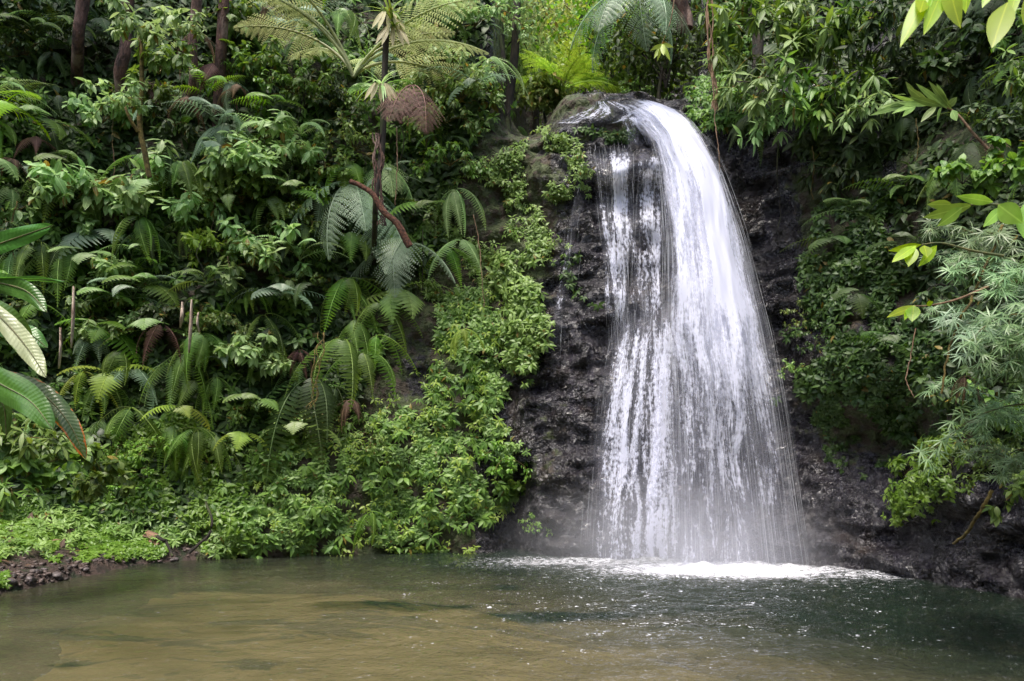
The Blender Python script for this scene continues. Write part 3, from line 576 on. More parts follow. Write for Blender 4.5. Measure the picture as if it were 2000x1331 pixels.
def palmate(nb=5, leafL=.19, leafW=.017):
    """climbing bamboo: thin arching canes, at every node a fan of narrow blades"""
    st = MB(); fo = MB(); P = []; A = []; N = []; Ls = []
    for b_ in range(nb):
        az = R(-100+200*(b_+.5)/nb+rnd.uniform(-15, 15)); el = R(rnd.uniform(-10, 75)); L = rnd.uniform(.6, 1.1)
        d = np.array([math.cos(az)*math.cos(el), math.sin(az)*math.cos(el), math.sin(el)]); q = np.zeros(3); pts = [q]; n = 11
        for i in range(n):
            d = nrm(d+np.array([0, 0, -.13])+rv()*.07); q = q+d*L/n; pts.append(q)
            if i > 1:
                for _ in range(2):
                    e = nrm(d*.3+nrm(rv())+np.array([.4, 0, 0])); q2 = q+e*rnd.uniform(.03, .17); st.tube([q, (q+q2)/2, q2], .003, .002, 4)
                    nn = nrm(np.array([.7, 0, .8])+rv()*.35); a1 = nrm(np.cross(nn, rv())); a2 = np.cross(nn, a1); k = rnd.randint(7, 10); a0 = rnd.random()*6.3
                    for j in range(k):
                        a = a0+j*5.2/k; P.append(q2); A.append(nrm(a1*math.cos(a)+a2*math.sin(a)-np.array([0, 0, .25]))); N.append(nn); Ls.append(leafL*rnd.uniform(.6, 1.15))
        st.tube(pts, .010, .005, 5)
    fo.leaves(P, A, N, Ls, leafW, None, (.3, 1, .9, .5, 0), .22, .15); return st.mesh('cane', None), fo.mesh('foliage', None)
SH['bamboo'] = [palmate() for _ in range(3)]
def strap_rosette(n=14, W=.09, e=(10, 75)):
    out = []
    for _ in range(3):
        m = MB()
        for i in range(n):
            az = i*2.4+rnd.uniform(-.2, .2); el = R(rnd.uniform(*e)); d = np.array([math.cos(az)*math.cos(el), math.sin(az)*math.cos(el), math.sin(el)])
            m.leaves([d*.02], [d], [np.array([-d[0]*d[2], -d[1]*d[2], 1.2])], rnd.uniform(.7, 1.05), W, None, (.5, .8, .95, 1, .95, .8, .5, 0), rnd.uniform(.35, .85), .3)
        out.append(m.mesh('leaves', None))
    return out
ROS = strap_rosette()
def paddle(name, L=.62, W=.26, e0=30, e1=-50, petiole=.45):
    """broad leaf on its stalk"""
    st = MB(); m = MB(); p, d = frond_curve(70, 35, 8, petiole); st.tube(p, .014, .009, 6)
    q = p[-1]; n = 14; pp, dd = frond_curve(e0, e1, n, L); pp = pp+q; side = np.array([0, 1., 0]); xs = np.linspace(0, 1, n)
    pr = np.sin(np.pi*np.clip(xs*.96+.03, 0, 1))**.62*(1-.25*xs); V = np.zeros((n, 7, 3)); U = np.zeros((n, 7, 3))
    for j, s in enumerate(np.linspace(-1, 1, 7)):
        up = np.cross(side, dd)*-1; up = np.where(up[:, 2:3] < 0, -up, up)
        V[:, j] = pp+side*(s*pr*W*.5)[:, None]+up*(abs(s)*pr*W*.10+.008*np.sin(xs*19+s*2))[:, None]; U[:, j, 0] = xs; U[:, j, 1] = s; U[:, j, 2] = L
    ii = np.arange(n*7).reshape(n, 7); m.add(V.reshape(-1, 3), np.stack([ii[:-1, :-1], ii[:-1, 1:], ii[1:, 1:], ii[1:, :-1]], -1).reshape(-1, 4), .5, U.reshape(-1, 3))
    return st.mesh('leaf_stalk', None), m.mesh('leaf_blade', None)
PAD = [paddle('a'), paddle('b', .55, .22, 10, -75, .5), paddle('c', .6, .24, 45, -15, .4)]

# ------------------------------------------------------------------ planting
LM = [(805, 235, 'the reddish dead fern'), (755, 110, 'the trunk with bromeliads'), (655, 450, 'the big grey-green tree fern'), (745, 420, 'the red-brown fallen branch'),
      (285, 75, 'the pale shrub on the mossy stem'), (415, 352, 'the broad arching leaf'), (570, 610, 'the silvery fern'), (235, 770, 'the yellow-green fern'),
      (370, 625, 'the pale strips of bark'), (450, 515, 'the yellow-leaved shrub'), (675, 730, 'the long glossy hanging fern'), (885, 525, 'the pale fern pair'),
      (60, 760, 'the banana-like leaves'), (300, 1055, 'the rotten plank'), (1120, 225, 'the stream lip'), (1395, 200, 'the hanging vine'), (1840, 180, 'the leaning branch'),
      (1900, 560, 'the silvery bamboo'), (1905, 300, 'the brown dead fern'), (1900, 1010, 'the leaning cane'), (1200, 450, 'the side stream'), (1005, 90, 'the dark bare trunk'), (1230, 60, 'the grey tree fern'),
      (620, 60, 'the yellowish tree fern'), (40, 230, 'the lime fern'), (1440, 440, 'the main fall'), (1100, 150, 'the bright green fern')]
used_labels = set(); PEND = []
def relation(u, v, L):
    dx, dy = u-L[0], v-L[1]; a = math.degrees(math.atan2(-dy, dx)) % 360; d = math.hypot(dx, dy)
    r = ['right of', 'up and right of', 'above', 'up and left of', 'left of', 'down and left of', 'below', 'down and right of'][int((a+22.5)//45) % 8]
    return ('just ' if d < 75 else 'well ' if d > 190 else '')+r+' '+L[2]
def autolabel(look, u, v):
    ls = sorted(LM, key=lambda L: math.hypot(u-L[0], v-L[1])); ls = [l for l in ls if l[2].replace('the ', '') not in look]
    c = [f'{look} {relation(u, v, L)}' for L in ls[:4]]
    for i in range(4):
        for j in range(4):
            if i != j: c.append(f'{look} {relation(u, v, ls[i])}, {relation(u, v, ls[j])}')
    for x in c:
        if x not in used_labels and len(x.replace('-', ' ').split()) <= 16: used_labels.add(x); return x
    for w in ('second', 'third', 'fourth', 'fifth', 'sixth', 'seventh', 'eighth'):
        x = f'{w} {look} {relation(u, v, ls[0])}'
        if x not in used_labels: used_labels.add(x); return x
    return c[0]
def yaw_out(n, u):
    h = Vector((n.x, n.y)); h = h.normalized() if h.length > .1 else Vector((0, -1)); c = Vector((-(u-1000)/F, -1)).normalized()
    h = (h*.5+c*.9).normalized(); return math.atan2(h.y, h.x)
LOOK = {'mid': 'green', 'dark': 'dark green', 'pale': 'pale green', 'creep': 'light green', 'bright': 'bright green', 'yellow': 'yellow-green', 'cream': 'yellowish', 'silver': 'silvery', 'rust': 'reddish-brown', 'dead': 'dry brown', 'lime': 'lime green', 'crest': 'bright green', 'gap': 'pale yellow-green', 'bamboo': 'grey-green', 'creepdark': 'deep green', 'straw': 'straw-yellow', 'big': 'glossy green'}
def size_word(s, a, b): return 'small' if s < a else 'large' if s > b else ''
def root(name, u, v, D=None, off=0.0, sink=.05):
    if D is None:
        p, n = hitb(u, v)
        if p is None: return None
        if name in ('fern_plant', 'shrub', 'broadleaf_plant', 'tree_fern', 'bamboo_clump'): p = p-n*sink
        p = p+Vector((0, -off, 0))
    else: p = at(u, v, D); n = Vector((0, -1, 0))
    e = bpy.data.objects.new(name, None); COL.objects.link(e); e.location = p; e.rotation_euler = (0, 0, yaw_out(n, u)); e.empty_display_size = .1
    return e
def fern(u, v, s, kind='arch', mat='mid', n=7, label=None, spread=95, tilt=0, D=None, off=0, azs=None, name='fern_plant', group='ferns growing on the cliff', yaw=0, cat='fern', full=False):
    e = root(name, u, v, D, off)
    if e is None: return None
    e.rotation_euler.z += R(yaw); S = s/F*e.location.y; w = {'arch': 'arching', 'hang': 'hanging', 'wide': 'broad-fronded', 'boston': 'drooping', 'tree': 'feathery', 'treelong': 'feathery', 'skel': 'open feathery', 'treehang': 'feathery drooping'}[kind]
    for i in range(n):
        az = azs[i] if azs else (-180+360*i/n if full else -spread+2*spread*(i+.5)/n)+rnd.uniform(-10, 10)
        o = link('frond', rnd.choice(FR[kind]), e, (0, 0, 0), (R(rnd.uniform(-18, 18)), R(-tilt+rnd.uniform(-16, 16)), R(az)), S*rnd.uniform(.75, 1.08)); setmat(o, G[mat])
    sw = size_word(s, 75, 140); tag(e, label or autolabel(' '.join(x for x in (sw, w, LOOK[mat], 'fern') if x), u, v), cat, group); return e
def bush(u, v, s, kind='pale', mat='pale', label=None, D=None, off=0, group='shrubs growing on the cliff', stem='m', name='shrub', cat='shrub', zs=1.0, yaw=0, tilt=0):
    e = root(name, u, v, D, off)
    if e is None: return None
    e.rotation_euler.z += R(yaw+rnd.uniform(-15, 15)); S = s/F*e.location.y; a, b = rnd.choice(SH[kind])
    my = rnd.choice((-1, 1))
    o1 = link('cane' if kind == 'bamboo' else 'stem', a, e, (0, 0, 0), (0, R(tilt), 0), (S, S*my, S*zs)); setmat(o1, M_stem if kind == 'bamboo' else M_moss if stem == 'm' else M_bark)
    o2 = link('foliage', b, e, (0, 0, 0), (0, R(tilt), 0), (S, S*my, S*zs)); setmat(o2, G[mat])
    w = {'pale': 'leafy', 'whorl': 'whorl-leaved', 'broad': 'broad-leaved', 'small': 'small-leaved', 'bamboo': 'narrow-leaved'}[kind]
    tag(e, label or autolabel(' '.join(x for x in (size_word(s, 70, 130), LOOK[mat], w, 'shrub' if kind != 'bamboo' else 'bamboo') if x), u, v), cat, group); return e
def padplant(u, v, s, n=3, mat='big', label=None, D=None, spread=80, off=0):
    e = root('broadleaf_plant', u, v, D, off)
    if e is None: return None
    S = s/F*e.location.y
    for i in range(n):
        a, b = rnd.choice(PAD); r = (R(rnd.uniform(-15, 15)), R(rnd.uniform(-10, 15)), R((-spread+2*spread*(i+.5)/n if n > 1 else spread)+rnd.uniform(-8, 8))); k = S*rnd.uniform(.8, 1.1)
        o = link('leaf', b, e, (0, 0, 0), r, k); setmat(o, G[mat]); o = link('leaf_stalk', a, o); setmat(o, M_stem)
    tag(e, label or autolabel('glossy broad-leaved plant', u, v), 'broadleaf plant', 'broad-leaved plants on the cliff'); return e
def trunk(name, pts, r0, r1, mat, label, cat, group=None, n=16, wob=.02):
    """pts: (u, v, depth) from the foot up"""
    if name == 'tree_trunk':
        h_, _ = hit(pts[0][0], pts[0][1]+100)
        if h_ is not None and abs(h_.y-pts[0][2]) < 5: pts = ((pts[0][0]-3, pts[0][1]+100, h_.y+.15), *pts)
    P = smooth_path([at(*p) for p in pts], n); base = Vector(P[0]); Q_ = P-P[0]; Q_ += 2*wob*np.stack([vnoise(np.stack([np.linspace(0, n/4, n)+pts[0][0], np.full(n, k_*5.), np.zeros(n)], -1)) for k_ in range(3)], -1); m = MB()
    rr = np.linspace(r0, r1, n)*(1+.10*vnoise(np.stack([np.linspace(0, n/3, n)+pts[0][0], np.zeros(n), np.zeros(n)], -1))); m.tube(Q_, rr, None, 9)
    if name in ('tree_trunk', 'sapling'):
        e = bpy.data.objects.new('tree' if name == 'tree_trunk' else 'sapling', None); COL.objects.link(e); e.location = base; link('trunk' if name == 'tree_trunk' else 'stem', m.mesh('trunk', mat), e)
        tag(e, label, cat, group); return e
    o = link(name, m.mesh(name, mat), None, base); tag(o, label, cat, group); return o

# ---- leaf carpets on rock and soil: nobody could count these
def pip(u, v, poly):
    u = np.asarray(u, float); v = np.asarray(v, float); r = np.zeros(u.shape, bool); k = len(poly)
    for i in range(k):
        x0, y0 = poly[i]; x1, y1 = poly[(i+1) % k]
        c = ((y0 > v) != (y1 > v)); r ^= c & (u < (x1-x0)*(v-y0)/((y1-y0) or 1e-9)+x0)
    return r
def carpet(name, poly, n, leafpx, mat, per=6, out=(.02, .2), seed=0, nscale=70, thr=-.2, ratio=.5, label=None, cat='ground cover', down=.5, onb=False, stems=False, prof=(0, .9, 1, .55, 0), steepcut=None):
    g = np.random.default_rng(100+seed); pa = np.array(poly, float); lo, hi = pa.min(0)-30, pa.max(0)+30
    uu = g.uniform(lo[0], hi[0], n*3); vv = g.uniform(lo[1], hi[1], n*3); j = np.stack([uu/60., vv/60., uu*0+seed], -1)
    ok = pip(uu+fbm(j, 3, 5)*35, vv+fbm(j, 3, 6)*35, poly) & (fbm(np.stack([uu/nscale, vv/nscale, uu*0+seed*3.], -1), 3, 12) > thr+g.normal(0, .12, n*3))
    uu, vv = uu[ok][:n], vv[ok][:n]; P = []; A = []; N = []; L = []; T = []; st = MB()
    for u, v in zip(uu, vv):
        p, nn = (hitb if onb else hit)(u, v)
        if p is None: continue
        p = np.array(p); nn = np.array(nn); D = p[1]; o = nrm(nn+np.array([0, -.25, .15])+g.normal(0, .3, 3)); q = p+o*g.uniform(*out); s = leafpx/F*D*g.uniform(.6, 1.25)
        if D > 24: continue
        t0 = np.clip(g.normal(.5, .22)+.25*vnoise(np.array([[u/50, v/50, 9.]]), 3)[0], .09, 1); a1 = nrm(np.cross(o, g.normal(0, 1, 3))); a2 = np.cross(o, a1); a0 = g.random()*6.3
        for k in range(per):
            a = a0+k*6.283/per+g.uniform(-.4, .4); d = nrm(a1*math.cos(a)+a2*math.sin(a)+o*.35-np.array([0, 0, down])); P.append(q+d*s*.1); A.append(d)
            N.append(nrm(o+np.array([0, -.1, .8])+g.normal(0, .25, 3))); L.append(s*g.uniform(.7, 1.15)); T.append(g.random()*.06 if g.random() < .02 else np.clip(t0+g.normal(0, .15), .09, 1))
    m = MB(); m.leaves(P, A, N, L, np.array(L)*ratio, T, prof, .3, .2)
    o = link(name, m.mesh(name, G[mat])); tag(o, label, cat, kind='stuff'); return o
JUNG = [(-350, -250), (940, -250), (960, 225), (900, 300), (830, 560), (760, 640), (690, 800), (500, 900), (470, 990), (400, 1000), (-350, 990)]
JR = [(1335, -250), (2400, -250), (2400, 900), (1930, 930), (1830, 640), (1760, 420), (1600, 330), (1480, 260), (1385, 225)]
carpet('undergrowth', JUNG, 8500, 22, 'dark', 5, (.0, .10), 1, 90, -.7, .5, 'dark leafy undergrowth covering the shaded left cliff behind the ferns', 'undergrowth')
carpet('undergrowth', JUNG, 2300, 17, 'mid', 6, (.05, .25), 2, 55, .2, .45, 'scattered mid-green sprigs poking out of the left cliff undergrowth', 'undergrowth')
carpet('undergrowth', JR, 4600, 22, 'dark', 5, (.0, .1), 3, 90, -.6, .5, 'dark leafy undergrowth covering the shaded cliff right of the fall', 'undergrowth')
carpet('creeper', [(465, 1086), (440, 960), (520, 870), (690, 820), (790, 800), (850, 700), (850, 590), (960, 560), (1000, 640), (1000, 760), (965, 800), (985, 860), (1040, 950), (1000, 985), (930, 1000), (900, 1078)], 6300, 11.5, 'creep', 6, (.01, .10), 4, 24, .06, .42, 'dense light green creeper draped over the rock above the pool edge', 'creeper')
carpet('creeper', [(480, 1086), (470, 960), (560, 860), (700, 830), (800, 810), (850, 720), (960, 640), (960, 800), (985, 860), (1030, 950), (930, 1000), (900, 1078)], 520, 19, 'mid', 5, (.05, .26), 24, 30, .02, .36, 'larger mid-green leaves hanging among the light green creeper', 'creeper', down=.9)
carpet('creeper', [(975, 515), (1050, 500), (1058, 640), (1040, 745), (985, 730)], 900, 14, 'creep', 6, (.05, .30), 5, 40, -.6, .42, 'upright column of light green creeper on the rock left of the fall', 'creeper')
carpet('creeper', [(850, 235), (1120, 250), (1150, 330), (1090, 480), (1010, 560), (870, 600), (810, 520), (880, 330)], 2300, 9.5, 'creep', 5, (.01, .12), 6, 42, .05, .42, 'thin patchy creeper on the mossy rock shoulder below the stream lip', 'creeper')
carpet('creeper', [(1140, 240), (1215, 238), (1222, 268), (1150, 275)], 170, 10, 'creepdark', 5, (.01, .06), 7, 40, -.6, .45, 'small green tuft of creeper on the wet ledge between the streams', 'creeper')
carpet('creeper', [(1090, 520), (1130, 510), (1145, 600), (1110, 610)], 60, 12, 'creepdark', 5, (.02, .10), 8, 40, -.3, .45, 'little green creeper patch on wet black rock beside the side stream', 'creeper')
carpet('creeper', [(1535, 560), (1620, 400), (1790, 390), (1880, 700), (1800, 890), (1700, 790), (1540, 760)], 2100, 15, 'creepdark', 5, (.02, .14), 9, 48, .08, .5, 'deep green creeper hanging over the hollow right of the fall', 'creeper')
carpet('creeper', [(1775, 1005), (1790, 900), (1880, 850), (1915, 900), (1850, 950), (1820, 1015)], 620, 13, 'bright', 6, (.04, .3), 10, 40, -.5, .45, 'bright green creeper spilling over dark rock at lower right', 'creeper')
carpet('creeper', [(1340, 90), (1480, 60), (1500, 240), (1400, 240), (1340, 215)], 520, 13, 'mid', 5, (.02, .25), 11, 40, -.1, .45, 'mid-green creeper on the bank just right of the stream lip', 'creeper')
carpet('ground_cover', [(-250, 1010), (200, 975), (440, 1000), (470, 1086), (330, 1080), (215, 1094), (90, 1096), (-250, 1128)], 7500, 8, 'bright', 5, (.0, .04), 12, 22, -.35, .6, 'low bright green ground cover carpeting the left bank of the pool', 'ground cover', down=.1, onb=True)
carpet('ground_cover', [(190, 820), (380, 800), (450, 900), (470, 1040), (230, 1000)], 2000, 13, 'bright', 5, (.02, .2), 13, 50, -.25, .5, 'bright green leafy tangle at the foot of the left cliff', 'ground cover', down=.3, onb=True)
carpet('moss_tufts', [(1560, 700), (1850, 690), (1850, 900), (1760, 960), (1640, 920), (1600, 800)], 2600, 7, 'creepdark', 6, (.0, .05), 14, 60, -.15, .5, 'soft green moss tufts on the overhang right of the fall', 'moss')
carpet('creeper', [(470, 1086), (440, 960), (560, 850), (690, 820), (850, 700), (850, 590), (960, 560), (1000, 640), (965, 800), (1040, 950), (1000, 985), (900, 1078)], 420, 11, 'yellow', 4, (.08, .22), 26, 30, -.2, .4, 'yellowing leaf tips speckling the light green creeper', 'creeper')
carpet('ground_cover', [(-250, 1000), (200, 985), (440, 1000), (455, 1075), (330, 1076), (60, 1090), (-250, 1110)], 520, 15, 'creep', 6, (.02, .16), 27, 40, -.2, .3, 'taller grassy tufts standing in the low bright ground cover', 'ground cover', down=.0, onb=True)
carpet('leaf_litter', [(-200, 1040), (120, 1040), (200, 1090), (150, 1120), (-200, 1180)], 46, 22, 'dead', 1, (.01, .03), 15, 80, -.9, .4, 'brown dead leaves littering the muddy left bank', 'leaf litter', down=0, onb=True)
# ------------------------------------------------------------------ hero plants, one by one
# left foreground: banana-like leaves reaching in from a clump outside the frame
def leafpath(pts, W, mat, parent, roll=0, D=6.2, fold=.12, name='leaf'):
    P = smooth_path([at(u, v, D+dd) for u, v, dd in pts], 18); tg = nrm(np.gradient(P, axis=0)); vw = nrm(P-np.array([0, 0, CAMZ]))
    side = nrm(np.cross(tg, vw)); up = np.cross(side, tg); up = np.where((up*vw).sum(1, keepdims=True) > 0, -up, up); c, s_ = math.cos(R(roll)), math.sin(R(roll))
    sd = side*c+up*s_; upn = -side*s_+up*c; xs = np.linspace(0, 1, 18); pr = np.clip(np.sin(np.pi*np.clip(xs*.93+.05, 0, 1))**.6, 0.02, 1)*(1-.12*xs); pr[-1] = .04; k = 9
    V = np.zeros((18, k, 3)); U = np.zeros((18, k, 3)); L = np.linalg.norm(np.diff(P, axis=0), axis=1).sum()
    for j, s in enumerate(np.linspace(-1, 1, k)):
        V[:, j] = P+sd*(s*pr*W*.5)[:, None]+upn*(abs(s)*fold*W*pr-.14*W*s*s*pr+.012*np.sin(xs*13+s*3+roll)*abs(s))[:, None]; U[:, j] = np.stack([xs, xs*0+s, xs*0+L], -1)
    ii = np.arange(18*k).reshape(18, k); m = MB(); V = V-np.array(parent.location)
    m.add(V.reshape(-1, 3), np.stack([ii[:-1, :-1], ii[:-1, 1:], ii[1:, 1:], ii[1:, :-1]], -1).reshape(-1, 4), .5, U.reshape(-1, 3))
    o = link(name, m.mesh(name, G[mat]), parent); r = MB(); r.tube(P-np.array(parent.location)-vw*.004, .009, .003, 6); link('midrib', r.mesh('midrib', M_stem), o); return o
hel = bpy.data.objects.new('banana_plant', None); COL.objects.link(hel); hel.location = (-4.95, 6.1, .12)
tag(hel, 'large banana-like plant with long glossy leaves reaching in at the left edge', 'banana plant')
for pts, W, mat, roll in (
    ([(-120, 540, .2), (-40, 492, .1), (40, 462, 0), (104, 440, -.1)], .17, 'big', -15),
    ([(-120, 575, .1), (-20, 548, 0), (60, 546, -.1), (126, 549, -.2)], .08, 'big', 55),
    ([(-120, 520, .1), (-20, 548, 0), (50, 568, -.1), (92, 610, -.15)], .17, 'big', 10),
    ([(-110, 560, .1), (-30, 600, 0), (25, 630, -.1), (60, 665, 0)], .21, 'big', 20),
    ([(-60, 620, .3), (10, 640, .25), (60, 655, .2), (92, 680, .2)], .19, 'big', -35),
    ([(-40, 580, -.1), (20, 640, -.15), (60, 690, -.2), (90, 738, -.25)], .17, 'bigpale', 5),
    ([(-90, 700, .0), (0, 750, -.1), (60, 785, -.2), (102, 838, -.25)], .26, 'big', 8),
    ([(-40, 720, .1), (70, 762, .05), (130, 820, 0), (168, 896, 0)], .18, 'bigedge', -12),
    ([(-80, 800, .1), (-30, 780, .1), (5, 790, .1), (12, 850, .1)], .16, 'big', 20)):
    leafpath(pts, W, mat, hel, roll)
for a, b_ in (((-190, 560, 6.4), (-130, 540, 6.4)), ((-150, 760, 6.3), (-100, 700, 6.25))):
    m = MB(); m.tube(smooth_path([Vector(hel.location)-Vector(hel.location), (at(*a)-hel.location)*.6+Vector((0, 0, .25)), at(*b_)-hel.location], 14), .05, .02, 8); link('stalk', m.mesh('stalk', M_stem), hel)

# trunks and stems
trunk('tree_trunk', [(735, 420, 13.6), (745, 300, 13.5), (752, 150, 13.5), (762, -80, 13.4)], .05, .06, M_bark, 'slim dark tree trunk carrying bromeliads above the reddish dead fern', 'tree', n=22)
trunk('tree_trunk', [(990, 235, 16.5), (1004, 120, 16.4), (1008, 0, 16.3), (1012, -150, 16.2)], .10, .075, M_bark, 'dark bare tree trunk rising from the lip left of the stream', 'tree', n=18)
trunk('tree_trunk', [(915, 120, 17.5), (917, 40, 17.4), (915, -100, 17.3)], .08, .07, M_bark, 'thin straight trunk left of the dark bare trunk at the top', 'tree')
trunk('tree_trunk', [(980, 215, 16), (984, 150, 15.9), (982, 70, 15.8)], .06, .05, M_bark, 'short dark fern-draped stump just left of the stream lip', 'tree')
trunk('tree_trunk', [(238, 150, 14.2), (248, 60, 14.1), (262, -90, 14.0)], 0.11, .10, M_barkred, 'thick reddish-barked trunk behind the pale shrub at the upper left', 'tree', n=22, wob=.03)
trunk('tree_trunk', [(156, 80, 14.2), (165, 20, 14.1), (175, -90, 14.0)], 0.11, .11, M_barkred, 'thick brown trunk end near the top left corner', 'tree')
trunk('tree_trunk', [(375, 130, 14.5), (382, 40, 14.4), (390, -80, 14.3)], .09, .085, M_barkred, 'reddish trunk right of the pale shrub at the top', 'tree')
trunk('tree_trunk', [(425, 190, 14.9), (430, 90, 14.7), (440, -60, 14.5)], .09, .10, M_barkred, 'slimmer reddish trunk between the shrubs at upper left', 'tree')
trunk('sapling', [(295, 345, 12.9), (270, 250, 12.8), (272, 150, 12.7), (276, 60, 12.6)], .045, .03, M_moss, 'slender mossy yellow stem holding up the pale shrub', 'sapling', n=20)
trunk('sapling', [(268, 262, 12.8), (248, 220, 12.7), (236, 185, 12.65)], .03, .018, M_moss, 'short mossy side stem leaning left of the slender one', 'sapling')
trunk('tree_trunk', [(1480, 100, 14.6), (1472, 20, 14.5), (1466, -80, 14.4)], .10, .10, M_bark, 'dark trunk among the whorled shrubs at top right', 'tree')
trunk('tree_trunk', [(1340, 60, 15.4), (1330, 0, 15.3), (1320, -80, 15.2)], .17, .16, M_barkred, 'leaning reddish trunk above the fall', 'tree')
fb = trunk('fallen_branch', [(800, 478, 12.9), (760, 420, 12.85), (720, 375, 12.9), (688, 352, 12.95)], .06, .04, M_fuzz, 'red-brown fallen branch lying diagonally over the big tree fern', 'branch', n=20, wob=.015)
for k, (a, b_, c) in enumerate(((372, 585, 690), (355, 590, 640), (142, 560, 680), (118, 640, 720), (385, 610, 650))):
    pts = [at(a+rnd.uniform(-4, 4), c, 13.1), at(a, (b_+c)/2, 13.0), at(a+rnd.uniform(-5, 5), b_, 13.15)]; P = smooth_path(pts, 10); o0 = P[0].copy(); m = MB(); V = []
    for i, q in enumerate(P-o0):
        w = .024*math.sin(math.pi*(i+.6)/10.5)*(1 if k < 3 else .6)+.004; V += [q+np.array([-w, 0, 0]), q+np.array([-w*.3, -.03, rnd.uniform(-.01, .01)]), q+np.array([w*.4, -.02, 0]), q+np.array([w, .015, 0])]
    ii = np.arange(40).reshape(10, 4); m.add(V, np.stack([ii[:-1, :-1], ii[:-1, 1:], ii[1:, 1:], ii[1:, :-1]], -1).reshape(-1, 4), .5)
    o = link('bark_strip', m.mesh('bark_strip', M_strip if 'M_strip' in globals() else M_barkred), None, Vector(o0))
    so = o.modifiers.new('thickness', 'SOLIDIFY'); so.thickness = .012
    tag(o, ['tall pinkish-white strip of dead bark below the yellow-leaved shrub', 'short pale bark strip just left of the tall pinkish one', 'long brown bark strip hanging at the far left', 'thin brown bark strip lowest at the far left', 'small pale bark strip just right of the tall one'][k], 'bark strip', 'hanging strips of dead bark')

# bromeliads on the trunk
for u, v, s, mt, lb in ((768, 58, 62, 'mid', 'top bromeliad with pale drooping leaves on the slim dark trunk'), (745, 168, 58, 'pale', 'lower bromeliad with yellowed leaves on the slim dark trunk'), (760, 30, 60, 'creep', 'uppermost green bromeliad on the slim dark trunk'),
                       (640, 150, 55, 'dark', 'dark strap-leaved bromeliad left of the slim trunk'), (835, 300, 45, 'mid', 'narrow-leaved bromeliad below the reddish dead fern')):
    e = root('bromeliad', u, v, 13.4 if u > 700 and u < 800 else None, .1); S = s/F*e.location.y
    o = link('leaves', rnd.choice(ROS), e, (0, 0, 0), (0, R(25), 0), S); setmat(o, G[mt]); tag(e, lb, 'bromeliad', 'bromeliads perched on trunk and cliff')
    if u > 700 and u < 800:
        m = MB(); P = []; A = []
        for i in range(5): a = R(-70+140*i/4); P.append((.1, math.sin(a)*.1, 0)); A.append((.35, math.sin(a)*.6, -1))
        m.leaves(P, A, (1, 0, .4), .75*S, .16*S, None, (.4, .8, 1, .9, .6, 0), .1, .15); link('old_leaves', m.mesh('old_leaves', G['straw']), e)

# tree ferns
fern(690, 150, 300, 'treelong', 'cream', 10, 'wide yellowish tree fern arching across the top edge', 150, 14, D=13.9, name='tree_fern', group='tree ferns', yaw=0, cat='tree fern', azs=(-110, -95, -80, -60, 70, 85, 98, 112, 170, -150))
fern(700, 372, 205, 'treehang', 'silver', 8, 'big grey-green tree fern drooping under the red-brown fallen branch', 115, -5, off=.15, name='tree_fern', group='tree ferns', cat='tree fern')
fern(1245, -10, 190, 'treehang', 'silver', 9, 'grey tree fern hanging from the top edge above the fall', 120, -5, D=14.2, name='tree_fern', group='tree ferns', cat='tree fern')
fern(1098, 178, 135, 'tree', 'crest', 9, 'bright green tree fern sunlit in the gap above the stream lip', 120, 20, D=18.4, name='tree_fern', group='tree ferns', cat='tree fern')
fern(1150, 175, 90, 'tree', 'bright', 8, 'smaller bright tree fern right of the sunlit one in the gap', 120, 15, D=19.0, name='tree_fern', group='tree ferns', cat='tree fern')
fern(806, 168, 135, 'skel', 'rust', 4, 'reddish dead fern with curled feathery fronds below the tree fern', 55, 0, D=12.9, cat='fern')
